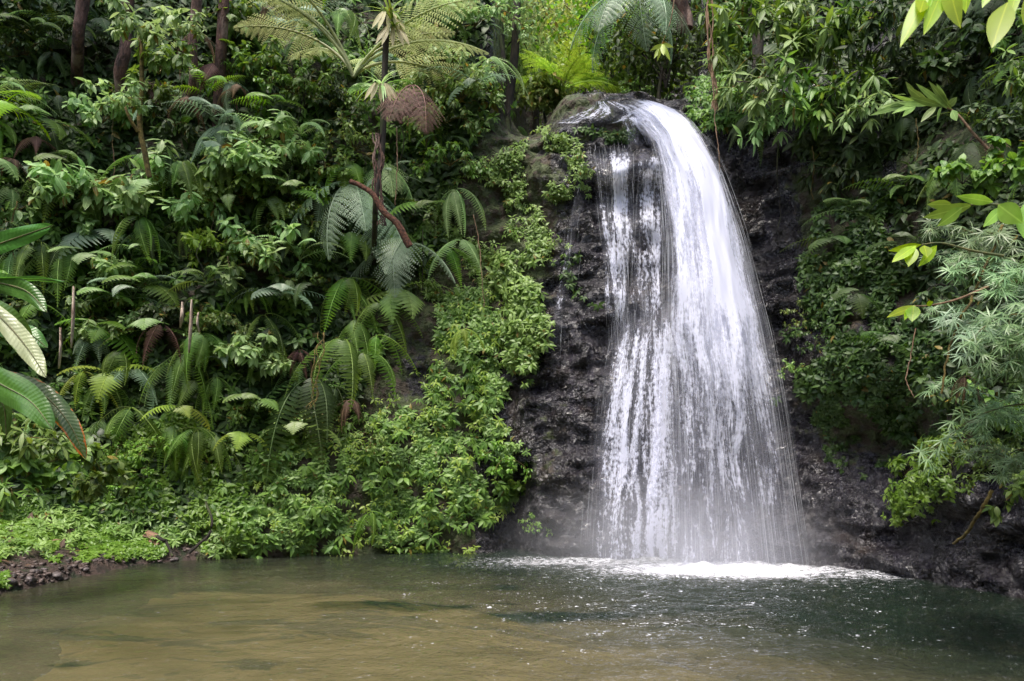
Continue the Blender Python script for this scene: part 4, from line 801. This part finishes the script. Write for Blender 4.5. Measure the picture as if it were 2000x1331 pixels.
# named ferns
for a in (
 (30, 228, 85, 'wide', 'lime', 5, 'lime fern lit up at the far left edge'), (10, 205, 90, 'arch', 'pale', 6), (110, 258, 75, 'wide', 'mid', 4), (10, 330, 80, 'wide', 'pale', 5), (85, 340, 55, 'wide', 'silver', 3),
 (150, 340, 90, 'wide', 'mid', 5), (85, 95, 90, 'arch', 'mid', 7), (130, 75, 90, 'arch', 'mid', 6), (205, 80, 80, 'arch', 'dark', 6), (125, 120, 70, 'hang', 'dark', 4), (420, 205, 80, 'arch', 'bright', 5), (430, 245, 65, 'wide', 'silver', 4),
 (540, 215, 62, 'wide', 'bright', 4), (438, 300, 50, 'wide', 'silver', 3), (600, 285, 75, 'arch', 'pale', 6), (560, 300, 70, 'boston', 'dark', 6), (470, 235, 60, 'hang', 'silver', 4),
 (580, 390, 90, 'wide', 'mid', 5), (370, 330, 80, 'hang', 'mid', 5), (345, 320, 70, 'hang', 'dark', 5), (100, 480, 85, 'hang', 'mid', 5), (150, 490, 100, 'hang', 'mid', 4), (60, 500, 80, 'hang', 'pale', 4), (190, 450, 70, 'hang', 'mid', 3),
 (300, 440, 85, 'hang', 'mid', 6), (320, 470, 75, 'hang', 'dark', 5), (200, 520, 75, 'wide', 'pale', 5), (300, 570, 80, 'wide', 'mid', 5), (225, 590, 70, 'wide', 'mid', 4), (285, 540, 60, 'wide', 'bright', 4),
 (560, 585, 75, 'wide', 'silver', 5, 'silvery fern with pale fronds in the middle of the left cliff'), (600, 520, 80, 'arch', 'pale', 5), (235, 735, 85, 'wide', 'yellow', 3, 'yellow-green fern with one broad jagged frond low on the left cliff'), (375, 800, 60, 'wide', 'yellow', 3), (485, 850, 60, 'wide', 'yellow', 3),
 (210, 650, 85, 'wide', 'bright', 6), (185, 730, 80, 'hang', 'yellow', 4), (250, 690, 70, 'boston', 'mid', 5), (400, 660, 90, 'hang', 'mid', 6), (380, 700, 100, 'hang', 'mid', 5), (350, 720, 75, 'hang', 'pale', 4), (430, 740, 70, 'hang', 'mid', 4), (335, 640, 75, 'hang', 'rust', 3),
 (690, 555, 110, 'boston', 'bright', 4), (750, 600, 95, 'boston', 'mid', 4), (690, 570, 80, 'hang', 'mid', 4), (740, 660, 85, 'boston', 'bright', 3),
 (675, 668, 135, 'boston', 'mid', 4, 'long glossy hanging fern beside the bare purple rock'), (610, 745, 165, 'boston', 'dark', 5), (575, 700, 70, 'hang', 'mid', 3), (545, 650, 75, 'hang', 'dark', 4),
 (880, 495, 80, 'boston', 'bright', 3), (905, 482, 95, 'boston', 'pale', 3, 'pale fern pair hanging on the mossy rock shoulder'), (890, 385, 85, 'hang', 'pale', 5), (905, 650, 50, 'hang', 'yellow', 4), (750, 335, 85, 'treehang', 'pale', 5),
 (790, 490, 120, 'treehang', 'silver', 4), (400, 840, 95, 'hang', 'mid', 6), (430, 860, 80, 'hang', 'mid', 5), (375, 860, 60, 'hang', 'bright', 4), (270, 800, 100, 'hang', 'mid', 5), (730, 1000, 70, 'hang', 'bright', 4),
 (930, 190, 75, 'wide', 'silver', 5), (960, 130, 90, 'hang', 'pale', 5), (1030, 90, 70, 'hang', 'pale', 5), (1005, 165, 60, 'hang', 'dead', 5), (1020, 150, 55, 'skel', 'dead', 5), (470, 90, 75, 'arch', 'mid', 6), (560, 75, 70, 'arch', 'silver', 5), (620, 60, 70, 'wide', 'silver', 5),
 (1740, 380, 75, 'wide', 'mid', 4), (1840, 340, 90, 'treehang', 'mid', 6), (1860, 300, 75, 'treehang', 'dark', 5), (1905, 285, 62, 'skel', 'dead', 4, 'brown dead fern curled above the silvery bamboo'), (1640, 300, 70, 'hang', 'dark', 5), (1700, 20, 90, 'arch', 'dark', 6), (1900, 20, 90, 'treehang', 'dark', 5),
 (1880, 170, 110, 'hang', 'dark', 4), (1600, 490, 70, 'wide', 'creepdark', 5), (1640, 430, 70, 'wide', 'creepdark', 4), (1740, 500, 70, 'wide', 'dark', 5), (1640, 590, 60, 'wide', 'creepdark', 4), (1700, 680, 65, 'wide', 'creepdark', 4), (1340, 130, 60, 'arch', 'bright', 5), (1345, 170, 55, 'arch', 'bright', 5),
 (1180, 130, 80, 'hang', 'mid', 6), (1215, 160, 60, 'wide', 'mid', 5), (1600, 120, 80, 'hang', 'dark', 5), (1180, 60, 90, 'tree', 'silver', 6), (1800, 60, 80, 'hang', 'dark', 5)):
    fern(a[0], a[1], a[2]*1.5, *a[3:6], label=a[6] if len(a) > 6 else None, off=.25+.25*rnd.random())
fill = random.Random(5); taken = []
for poly, tries, cap, kinds in ((JUNG, 900, 95, 'L'), (JR, 400, 22, 'R')):
    c0 = 0
    for _ in range(tries):
        if kinds == 'L': u, v = fill.uniform(-80, 900), fill.uniform(-60, 860)
        else: u, v = fill.uniform(1400, 2050), fill.uniform(-40, 620)
        if not pip([u], [v], poly)[0] or any(math.hypot(u-p[0], v-p[1]) < 62 for p in taken): continue
        taken.append((u, v)); c0 += 1
        if c0 > cap: break
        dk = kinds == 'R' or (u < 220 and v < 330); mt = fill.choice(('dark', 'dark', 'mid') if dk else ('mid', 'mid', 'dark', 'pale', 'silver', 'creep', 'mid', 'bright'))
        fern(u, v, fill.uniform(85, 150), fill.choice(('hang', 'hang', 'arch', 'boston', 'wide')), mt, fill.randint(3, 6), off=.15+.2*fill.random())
for u, v, s, k_, mt in ((400, 90, 110, 'hang', 'dead'), (435, 150, 110, 'hang', 'rust'), (385, 215, 90, 'hang', 'dead'), (310, 180, 80, 'hang', 'rust'), (535, 40, 80, 'hang', 'dead'), (480, 190, 80, 'hang', 'dead'), (100, 290, 90, 'hang', 'rust'), (60, 330, 70, 'hang', 'dead'), (1885, 735, 80, 'hang', 'dead'), (600, 690, 80, 'hang', 'rust'), (690, 790, 80, 'hang', 'dead')):
    fern(u, v, s, k_, mt, 5, off=.45, D=6.7 if u > 1800 else None)
# shrubs on the left
for a in (
 (285, 62, 95, 'pale', 'pale', 'pale shrub crowning the slender mossy stem at upper left', 12.55), (240, 200, 75, 'pale', 'pale', None, 12.6), (310, 145, 85, 'pale', 'mid', None, 13.2), (360, 60, 60, 'pale', 'pale', None, 13.4),
 (280, 365, 120, 'pale', 'pale', 'large pale shrub spreading below the slender mossy stem', None), (180, 400, 120, 'pale', 'pale', 'large pale shrub left of the spreading one below the mossy stem', None), (120, 410, 90, 'pale', 'pale', None, None), (370, 390, 100, 'pale', 'pale', None, None), (240, 420, 90, 'pale', 'pale', None, None),
 (500, 300, 110, 'pale', 'pale', None, None), (520, 350, 90, 'pale', 'pale', None, None), (570, 330, 80, 'pale', 'pale', None, None), (640, 330, 80, 'small', 'creep', None, None), (470, 340, 70, 'pale', 'pale', None, None),
 (430, 490, 70, 'pale', 'yellow', 'yellow-leaved shrub in the middle of the left cliff', None), (530, 480, 100, 'pale', 'pale', None, None), (500, 520, 90, 'pale', 'pale', None, None), (590, 440, 70, 'small', 'mid', None, None), (240, 545, 75, 'pale', 'pale', None, None), (200, 630, 70, 'pale', 'pale', None, None), (270, 610, 55, 'pale', 'pale', None, None),
 (440, 640, 60, 'small', 'creep', None, None), (500, 700, 90, 'pale', 'pale', None, None), (540, 720, 70, 'pale', 'pale', None, None), (400, 620, 50, 'broad', 'mid', None, None), (320, 620, 55, 'broad', 'dark', None, None),
 (460, 30, 80, 'pale', 'mid', None, None), (520, 130, 75, 'pale', 'mid', None, None), (450, 160, 75, 'small', 'mid', None, None), (560, 190, 80, 'small', 'mid', None, None), (620, 210, 85, 'small', 'mid', None, None), (680, 240, 80, 'small', 'dark', None, None), (650, 180, 60, 'whorl', 'dark', None, None), (700, 300, 80, 'small', 'creep', None, None),
 (860, 60, 80, 'pale', 'pale', None, None), (840, 110, 80, 'pale', 'mid', None, None), (880, 150, 90, 'small', 'pale', None, None), (900, 210, 90, 'small', 'creep', None, None), (870, 250, 80, 'small', 'creep', None, None), (930, 60, 80, 'small', 'pale', None, None), (970, 20, 80, 'small', 'pale', None, 16.0), (880, 330, 80, 'small', 'mid', None, None),
 (830, 30, 70, 'whorl', 'pale', None, None), (630, 400, 60, 'small', 'bright', None, None), (610, 560, 60, 'small', 'mid', None, None), (480, 400, 70, 'broad', 'mid', None, None), (210, 250, 70, 'broad', 'pale', None, None), (300, 210, 70, 'pale', 'mid', None, None), (350, 250, 65, 'pale', 'dark', None, None),
 (40, 860, 100, 'whorl', 'mid', None, 9.5), (-20, 900, 110, 'broad', 'mid', None, 9.5), (60, 930, 90, 'broad', 'mid', None, 9.6), (130, 905, 90, 'broad', 'mid', None, 10.2), (200, 930, 80, 'broad', 'mid', None, 11.0), (20, 800, 80, 'pale', 'mid', None, 9.6), (170, 880, 70, 'broad', 'dark', None, 10.6), (20, 960, 80, 'whorl', 'mid', None, 9.3),
 (270, 930, 60, 'small', 'bright', None, None), (320, 880, 70, 'small', 'bright', None, None), (250, 870, 60, 'small', 'bright', None, None), (420, 690, 55, 'small', 'mid', None, None), (560, 850, 55, 'small', 'creep', None, None), (520, 800, 60, 'small', 'creep', None, None), (620, 820, 50, 'small', 'creep', None, None), (730, 860, 50, 'small', 'creep', None, None),
 (30, 620, 60, 'pale', 'mid', None, None), (60, 120, 70, 'small', 'dark', None, None), (40, 30, 70, 'broad', 'dark', None, None), (20, 440, 70, 'pale', 'dark', None, None), (990, 900, 60, 'small', 'bright', None, None), (1000, 960, 40, 'broad', 'bright', None, None), (1045, 1020, 34, 'small', 'bright', None, None)):
    bush(*a[:5], label=a[5], D=a[6], off=.2)
# shrubs on the right
for a in (
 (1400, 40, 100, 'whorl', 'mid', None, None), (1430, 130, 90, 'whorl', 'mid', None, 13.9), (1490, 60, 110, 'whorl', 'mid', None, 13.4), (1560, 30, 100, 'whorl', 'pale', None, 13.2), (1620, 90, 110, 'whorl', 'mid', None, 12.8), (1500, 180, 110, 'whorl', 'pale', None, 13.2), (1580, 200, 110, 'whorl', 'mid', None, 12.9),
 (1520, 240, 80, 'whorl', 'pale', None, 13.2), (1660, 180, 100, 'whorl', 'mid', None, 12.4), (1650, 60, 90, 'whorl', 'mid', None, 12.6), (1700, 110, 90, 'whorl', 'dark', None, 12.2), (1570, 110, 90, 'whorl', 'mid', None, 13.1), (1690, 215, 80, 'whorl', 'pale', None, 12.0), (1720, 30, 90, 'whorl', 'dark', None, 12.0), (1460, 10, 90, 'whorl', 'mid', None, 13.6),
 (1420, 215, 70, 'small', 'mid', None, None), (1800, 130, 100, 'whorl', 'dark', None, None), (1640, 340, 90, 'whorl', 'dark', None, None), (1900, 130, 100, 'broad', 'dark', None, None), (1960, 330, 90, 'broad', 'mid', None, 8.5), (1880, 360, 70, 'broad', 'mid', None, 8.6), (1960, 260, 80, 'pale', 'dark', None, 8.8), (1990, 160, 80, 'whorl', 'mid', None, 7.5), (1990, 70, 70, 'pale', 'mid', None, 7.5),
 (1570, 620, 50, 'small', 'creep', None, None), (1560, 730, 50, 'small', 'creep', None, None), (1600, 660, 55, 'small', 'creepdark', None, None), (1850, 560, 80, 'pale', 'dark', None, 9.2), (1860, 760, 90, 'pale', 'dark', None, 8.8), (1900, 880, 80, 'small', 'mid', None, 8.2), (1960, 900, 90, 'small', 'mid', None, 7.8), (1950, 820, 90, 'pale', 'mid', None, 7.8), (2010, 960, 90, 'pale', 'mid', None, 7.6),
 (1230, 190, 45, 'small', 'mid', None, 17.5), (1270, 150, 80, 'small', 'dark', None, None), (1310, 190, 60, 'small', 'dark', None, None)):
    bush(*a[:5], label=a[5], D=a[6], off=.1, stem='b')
# climbing bamboo in the right foreground
for a in ((1930, 470, 150, 7.0, 0), (1985, 560, 170, 6.6, 0), (1880, 520, 95, 7.2, 0), (1960, 680, 190, 6.6, 10), (1920, 640, 120, 7.0, 0), (2010, 790, 190, 6.4, 0), (1930, 800, 130, 7.0, 0), (2040, 640, 190, 6.2, 0), (1980, 910, 120, 6.8, 0)):
    bush(a[0], a[1], a[2], 'bamboo', 'bamboo' if a[0] != 1960 else 'silver', D=a[3], name='bamboo_clump', cat='bamboo', group='climbing bamboo at the right edge')
# yellow-green branch tips in the right foreground
def twig(name, pts, leaves_, mat, label, cat='branch', r=.012, lmat='lime', up=(0, -.6, .8)):
    """pts (u,v,D) along the twig; leaves_ (u0,v0,u1,v1,D,width in px)"""
    P = smooth_path([at(*p) for p in pts], 14); e = bpy.data.objects.new(name, None); COL.objects.link(e); e.location = P[0]; m = MB(); m.tube(P-P[0], r, r*.35, 6); link('stem', m.mesh('stem', mat), e)
    for (u0, v0, u1, v1, D_, w) in leaves_:
        a = at(u0, v0, D_); b = at(u1, v1, D_-.05-.1*rnd.random()); m = MB(); d = np.array(b-a); L = np.linalg.norm(d); vw = nrm(np.array(a)-np.array([0, 0, CAMZ]))
        m.leaves([np.array(a)-P[0]], [d], [-vw+rng.normal(0, .25, 3)], L, w/F*D_, .3+.6*rnd.random(), (.04, .5, .85, 1., .95, .78, .45, .0), .10, .14); link('leaf', m.mesh('leaf', G[lmat]), e)
    tag(e, label, cat); return e
twig('overhanging_branch', [(2150, -160, 3.4), (2000, -90, 3.2), (1900, -50, 3.1), (1780, -30, 3.0)],
     [(1830, -40, 1758, 78, 3.0, 36), (1815, -30, 1790, 40, 3.05, 30), (1850, -40, 1810, 55, 3.0, 34), (1850, -50, 1868, 48, 2.95, 38), (1900, -60, 1880, 20, 3.1, 30), (1968, 5, 1940, 82, 3.1, 46), (1990, -40, 1975, 30, 3.2, 22), (1960, -60, 1920, 6, 3.15, 30), (2010, -20, 2005, 60, 3.3, 26)], M_stem, 'backlit lime green leaves hanging from a branch at the top right corner')
twig('leafy_branch', [(2080, 430, 5.6), (1990, 405, 5.6), (1900, 400, 5.6), (1830, 420, 5.6)],
     [(1900, 400, 1810, 425, 5.6, 24), (1880, 405, 1838, 440, 5.55, 24), (1940, 395, 1875, 385, 5.6, 20), (1950, 400, 1995, 435, 5.55, 40), (2000, 400, 2010, 470, 5.5, 36), (1960, 405, 1925, 440, 5.6, 22), (1860, 400, 1815, 400, 5.65, 18)], M_stem, 'bright green leafy branch crossing above the silvery bamboo', lmat='crest')
twig('leafy_branch', [(1960, 500, 6.3), (1900, 490, 6.3), (1840, 475, 6.3), (1800, 478, 6.3)],
     [(1800, 478, 1740, 490, 6.3, 14), (1790, 480, 1744, 508, 6.25, 22), (1785, 482, 1775, 518, 6.25, 26), (1805, 480, 1812, 500, 6.2, 24), (1830, 480, 1800, 518, 6.3, 20)], M_stem, 'lime green leaf tips poking out left of the silvery bamboo')
twig('leafy_branch', [(1930, 560, 6.5), (1870, 585, 6.5), (1815, 597, 6.5), (1780, 598, 6.5)],
     [(1790, 598, 1736, 615, 6.5, 18), (1780, 600, 1768, 622, 6.45, 12), (1785, 597, 1782, 626, 6.4, 26), (1810, 596, 1822, 590, 6.5, 10)], M_vine, 'thin shoot with three leaves pointing left from the bamboo')
twig('leafy_branch', [(1968, 330, 9.0), (1905, 265, 9.1), (1860, 215, 9.2), (1800, 200, 9.3)],
     [(1860, 215, 1815, 160, 9.2, 12), (1850, 212, 1790, 165, 9.2, 12), (1850, 210, 1870, 190, 9.2, 14), (1860, 215, 1868, 235, 9.1, 14), (1840, 208, 1780, 190, 9.2, 13), (1820, 204, 1760, 200, 9.2, 12), (1800, 202, 1745, 215, 9.2, 13), (1830, 206, 1800, 235, 9.2, 13), (1840, 210, 1825, 240, 9.1, 14), (1800, 200, 1740, 190, 9.3, 11), (1780, 200, 1720, 205, 9.3, 12), (1790, 203, 1765, 225, 9.3, 12), (1850, 210, 1830, 165, 9.2, 12), (1815, 203, 1775, 172, 9.3, 12), (1780, 200, 1705, 222, 9.3, 12), (1795, 200, 1770, 160, 9.3, 11)],
     M_vine, 'leaning branch with drooping leaf cluster reaching left at upper right', lmat='creep', r=.02)
twig('leafy_branch', [(1320, -20, 13.4), (1310, 40, 13.4), (1293, 85, 13.4)],
     [(1293, 86, 1278, 112, 13.4, 8), (1293, 86, 1286, 118, 13.35, 8), (1294, 86, 1296, 106, 13.3, 10), (1295, 86, 1308, 118, 13.4, 8), (1293, 86, 1272, 98, 13.4, 7), (1295, 86, 1314, 92, 13.4, 7)], M_vine, 'lone whorl of pale leaves dangling above the fall', lmat='yellow', r=.012)
# vines, canes
def vine(name, pts, r, mat, label, cat='vine', group=None, strands=1):
    P = smooth_path([at(*p) for p in pts], 26); m = MB(); b = P[0].copy()
    for k in range(strands):
        w = fbm(np.stack([np.linspace(0, 4, 26), np.full(26, k*7.), np.zeros(26)], -1), 2, 90+k)[:, None]*np.array([.10, .05, 0])*(strands > 1)+rng.normal(0, .006, (26, 3)); m.tube(P-b+w, r, r*.7, 5)
    o = link(name, m.mesh(name, mat), None, b); tag(o, label, cat, group); return o
vine('hanging_vine', [(1385, -60, 13.4), (1388, 60, 13.35), (1390, 150, 13.3), (1396, 215, 13.2)], .014, M_vine, 'bundle of brown vines hanging from the top right of the fall', strands=5)
vine('hanging_vine', [(1394, 190, 13.2), (1398, 250, 13.1), (1404, 300, 13.0), (1406, 335, 13.0)], .009, M_vine, 'single brown vine tip dangling beside the white water')
vine('hanging_vine', [(1790, 640, 9.5), (1778, 700, 9.5), (1770, 740, 9.4), (1785, 778, 9.3)], .008, M_vine, 'thin curled vine in front of the mossy overhang')
vine('bamboo_cane', [(1960, 440, 6.6), (1905, 570, 6.6), (1860, 660, 6.6), (1840, 770, 6.6)], .013, M_moss, 'yellow bamboo cane sloping down through the silvery bamboo', 'cane')
vine('bamboo_cane', [(1940, 960, 8.2), (1915, 1000, 8.3), (1890, 1040, 8.5), (1862, 1062, 8.7)], .022, M_moss, 'leaning cane hanging over dark rock at lower right', 'cane')
vine('hanging_vine', [(925, 420, 13.6), (935, 470, 13.6), (940, 530, 13.5), (945, 600, 13.5)], .008, M_vine, 'thin vine over the mossy rock shoulder right of the pale fern pair')
vine('hanging_vine', [(632, 650, 13.3), (622, 700, 13.2), (612, 760, 13.2), (605, 800, 13.2)], .009, M_moss, 'yellowish bare fern stalks above the dark drooping fern', strands=4)
vine('hanging_vine', [(775, 250, 13.6), (776, 320, 13.5), (772, 400, 13.5)], .009, M_vine, 'thin straight vine below the reddish dead fern')
vine('hanging_roots', [(738, 260, 13.45), (738, 330, 13.4), (742, 400, 13.4), (745, 440, 13.4)], .014, M_barkred, 'bundle of dry roots hanging down the slim dark trunk', 'roots', strands=7)
fern(1012, 250, 75, 'hang', 'pale', 8, 'pale drooping tuft spilling over the mossy shelf below the crest', 90, cat='fern')
vg = random.Random(3)
for k in range(26):
    u = vg.uniform(20, 860) if k < 19 else vg.uniform(1420, 1800); v = vg.uniform(20, 500) if k < 19 else vg.uniform(20, 330); p_, n_ = hit(u, v+60)
    if p_ is None: continue
    D_ = p_.y-vg.uniform(.25, .6); L_ = vg.uniform(60, 190); w_ = vg.uniform(-14, 14)
    vine('hanging_vine', [(u, v, D_), (u+w_, v+L_*.4, D_-.05), (u-w_*.3, v+L_*.8, D_), (u+w_*.5, v+L_, D_+.05)], vg.uniform(.006, .013), vg.choice((M_vine, M_moss, M_bark)), autolabel('thin hanging vine', u, v+L_/2), 'vine', 'thin vines hanging over the foliage')
# broad-leaved plants
padplant(412, 400, 95, 1, label='broad arching leaf standing clear of the left cliff shrubs', spread=-60); padplant(420, 440, 70, 1, spread=-20); padplant(340, 275, 75, 2); padplant(165, 275, 80, 2, spread=30); padplant(140, 375, 75, 2); padplant(385, 500, 70, 1, spread=10); padplant(645, 165, 80, 3, 'dark'); padplant(590, 120, 60, 2, 'dark')
padplant(470, 370, 50, 1, 'lime', spread=20); padplant(250, 200, 50, 2, 'mid'); padplant(255, 985, 45, 3, 'bright'); padplant(290, 960, 45, 3, 'bright')
# trees and bushes in the sunlit gap
def leaf_tree(u, v, D, h, r, mat, label, n=1500, lp=.17, cat='tree', name='tree', group='trees in the gap above the fall', g=None, z0=None):
    g = np.random.default_rng(int(abs(u)*7+D*3)); e = bpy.data.objects.new(name, None); COL.objects.link(e); c = at(u, v, D); e.location = (c.x, c.y, c.z-h if z0 is None else z0); H = c.z-e.location.z
    tr = MB(); tips = []
    tr.tube(smooth_path([(0, 0, 0), (g.normal(0, .1), 0, H*.5), (0, 0, H*.95)], 10), .045*H**.6, .02, 7)
    for k in range(11):
        a = g.random()*6.3; el = g.uniform(-.3, 1.2); d = np.array([math.cos(a)*math.cos(el), math.sin(a)*math.cos(el), math.sin(el)*.8])*r*g.uniform(.55, 1.0); s0 = np.array([0, 0, H*g.uniform(.6, .95)]); t1 = np.array([0, 0, H])+d
        tr.tube(smooth_path([s0, (s0+t1)/2+np.array([0, 0, .15]), t1], 7), .03, .008, 5); tips.append(t1); tips.append((s0+t1)/2+g.normal(0, .15, 3))
    link('trunk', tr.mesh('trunk', M_bark), e); tips = np.array(tips); pk = tips[g.integers(0, len(tips), n)]+g.normal(0, r*.26, (n, 3))
    m = MB(); A = g.normal(0, 1, (n, 3)); A[:, 2] -= .5; N = g.normal(0, .45, (n, 3))+np.array([0, -.2, 1]); m.leaves(pk, A, N, lp*g.uniform(.6, 1.2, n), lp*.45, None, (0, .9, 1, .5, 0), .25, .15)
    link('crown', m.mesh('crown', G[mat]), e); tag(e, label, cat, group); return e
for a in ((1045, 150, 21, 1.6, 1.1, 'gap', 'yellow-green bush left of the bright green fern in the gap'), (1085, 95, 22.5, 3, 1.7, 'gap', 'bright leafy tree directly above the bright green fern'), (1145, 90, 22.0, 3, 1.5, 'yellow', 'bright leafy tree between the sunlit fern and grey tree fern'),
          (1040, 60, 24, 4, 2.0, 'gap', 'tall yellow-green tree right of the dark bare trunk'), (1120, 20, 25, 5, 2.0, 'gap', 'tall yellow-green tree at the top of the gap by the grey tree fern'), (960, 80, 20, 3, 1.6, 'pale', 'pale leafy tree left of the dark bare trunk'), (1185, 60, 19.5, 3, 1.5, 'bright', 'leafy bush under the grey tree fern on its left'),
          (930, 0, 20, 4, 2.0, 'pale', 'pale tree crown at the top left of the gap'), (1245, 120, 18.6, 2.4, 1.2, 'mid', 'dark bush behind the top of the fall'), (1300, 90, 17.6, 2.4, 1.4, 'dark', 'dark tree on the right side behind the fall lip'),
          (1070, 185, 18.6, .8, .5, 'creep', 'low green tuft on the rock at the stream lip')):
    leaf_tree(*a)
# unseen leaves added for shade are built at the end
# things on the bank
def rock(u, v, r, label, mat=M_stone, D=None, seed=0, flat=.6):
    p, n = hitb(u, v) if D is None else (at(u, v, D), None); S = r/F*p.y; g = np.random.default_rng(seed+int(u)); nu_, nv_ = 18, 12; V = []
    for j in range(nv_):
        for i in range(nu_): a = i/nu_*6.283; b = math.pi*(j+.001)/(nv_-1-.0); V.append((math.cos(a)*math.sin(b), math.sin(a)*math.sin(b), math.cos(b)))
    V = np.array(V); V = V*(1+.28*fbm(V*1.3+seed, 3, seed)[:, None]); V[:, 2] *= flat; V *= S
    q = [(j*nu_+i, j*nu_+(i+1) % nu_, (j+1)*nu_+(i+1) % nu_, (j+1)*nu_+i) for j in range(nv_-1) for i in range(nu_)]; m = MB(); m.add(V, q)
    o = link('stone', m.mesh('stone', mat, True), None, p-Vector((0, 0, S*.12)), (0, 0, g.random()*6)); tag(o, label, 'stone', 'stones on the left bank'); return o
for k, (u, v, r, lb) in enumerate(((70, 1116, 10, 'rounded dark stone on the muddy bank'), (110, 1124, 11, 'grey flat stone nearest the tip of the mud strip'), (55, 1132, 11, 'brown stone low on the muddy bank by the water'), (85, 1112, 6, 'small dark stone beside the rounded one'), (20, 1135, 13, 'broad reddish stone at the left edge of the mud'),
     (190, 993, 11, 'pale grey stone at the foot of the leafy bank'), (222, 996, 9, 'dark stone right of the pale one under the shrubs'), (340, 1092, 8, 'little stone by the waterline beneath the rotten plank'), (165, 1112, 7, 'small stone half in the mud edge'), (415, 1010, 14, 'dark stone under the hanging ferns at the bank end'))):
    rock(u, v, r, lb, seed=k)
p, n = hitb(300, 1062); m = MB()
for k in range(3):
    y = (k-1)*.07; zz = .02*(k % 2); w = .033; L = .36-.04*k
    V = [(x_, y+s1*w, zz+s2*.012+.02*math.sin(x_*9+k)) for x_ in np.linspace(-.2, -.2+L, 5) for s1, s2 in ((-1, -1), (1, -1), (1, 1), (-1, 1))]
    q = [(i*4+a, i*4+(a+1) % 4, (i+1)*4+(a+1) % 4, (i+1)*4+a) for i in range(4) for a in range(4)]+[(0, 3, 2, 1), (16, 17, 18, 19)]; m.add(V, q)
o = link('plank', m.mesh('plank', M_wood, False), None, p+Vector((0, 0, .08)), (R(50), R(18), R(-12))); tag(o, 'rotten brown plank lying in the ground cover on the left bank', 'plank')
trunk('fallen_stick', [(335, 1082, 12.75), (325, 1062, 12.8), (308, 1048, 12.85)], .02, .03, M_bark, 'short dark stick leaning against the rotten plank', 'stick')
trunk('fallen_stick', [(365, 1085, 13.2), (390, 1060, 13.3), (412, 1030, 13.4), (405, 985, 13.6)], .025, .02, M_bark, 'bent dark root rising from the bank to the hanging ferns', 'root')
# gravel along the shoreline, too fine to count
g = np.random.default_rng(77); m = MB(); n = 900; P = []
for _ in range(n):
    y = g.uniform(8.5, 14.0); dd = abs(g.normal(0, .16))+.01 if g.random() < .6 else g.uniform(0, .6); x = np.interp(y, sy, sx_)-dd; h_ = bvhb.ray_cast(Vector((x, y, 5)), Vector((0, 0, -1)))
    if h_[0] is not None: P.append(tuple(h_[0]))
P = np.array(P); n = len(P); r = .008+.035*g.random(n)**3; R3 = g.normal(0, 1, (n, 8, 3))*.16
cube = np.array([(x, y, z) for z in (-.5, .7) for x, y in ((-1, -1), (1, -1), (1, 1), (-1, 1))])*.8; V = P[:, None]+(cube[None]+R3)*r[:, None, None]
q = np.array([(0, 3, 2, 1), (4, 5, 6, 7), (0, 1, 5, 4), (1, 2, 6, 5), (2, 3, 7, 6), (3, 0, 4, 7)]); m.add(V.reshape(-1, 3), (q[None]+(np.arange(n)*8)[:, None, None]).reshape(-1, 4))
tag(link('gravel', m.mesh('gravel', M_gravel)), 'fine dark gravel along the left waterline', 'gravel', kind='stuff')
# unseen leaves added overhead, towards the sun, to shade both side walls
m = MB()
for (cx, cy_, cz, r, n) in ((6.6, 7.6, 13.6, 2.5, 5200), (9.5, 9.0, 13.0, 2.5, 3600), (-9.2, 12.0, 16.6, 2.6, 2600)):
    pk = np.array([cx, cy_, cz])+g.normal(0, .42, (n, 3))*np.array([r, r, r*.45]); m.leaves(pk, g.normal(0, 1, (n, 3)), g.normal(0, .4, (n, 3))+np.array([0, 0, 1]), .22*g.uniform(.6, 1.2, n), .1, None, (0, .9, 1, .5, 0), .25, .15)
tag(link('shade_canopy', m.mesh('shade_canopy', G['mid'])), 'unseen leaves added overhead to shade the side walls', 'shade_canopy', kind='stuff')
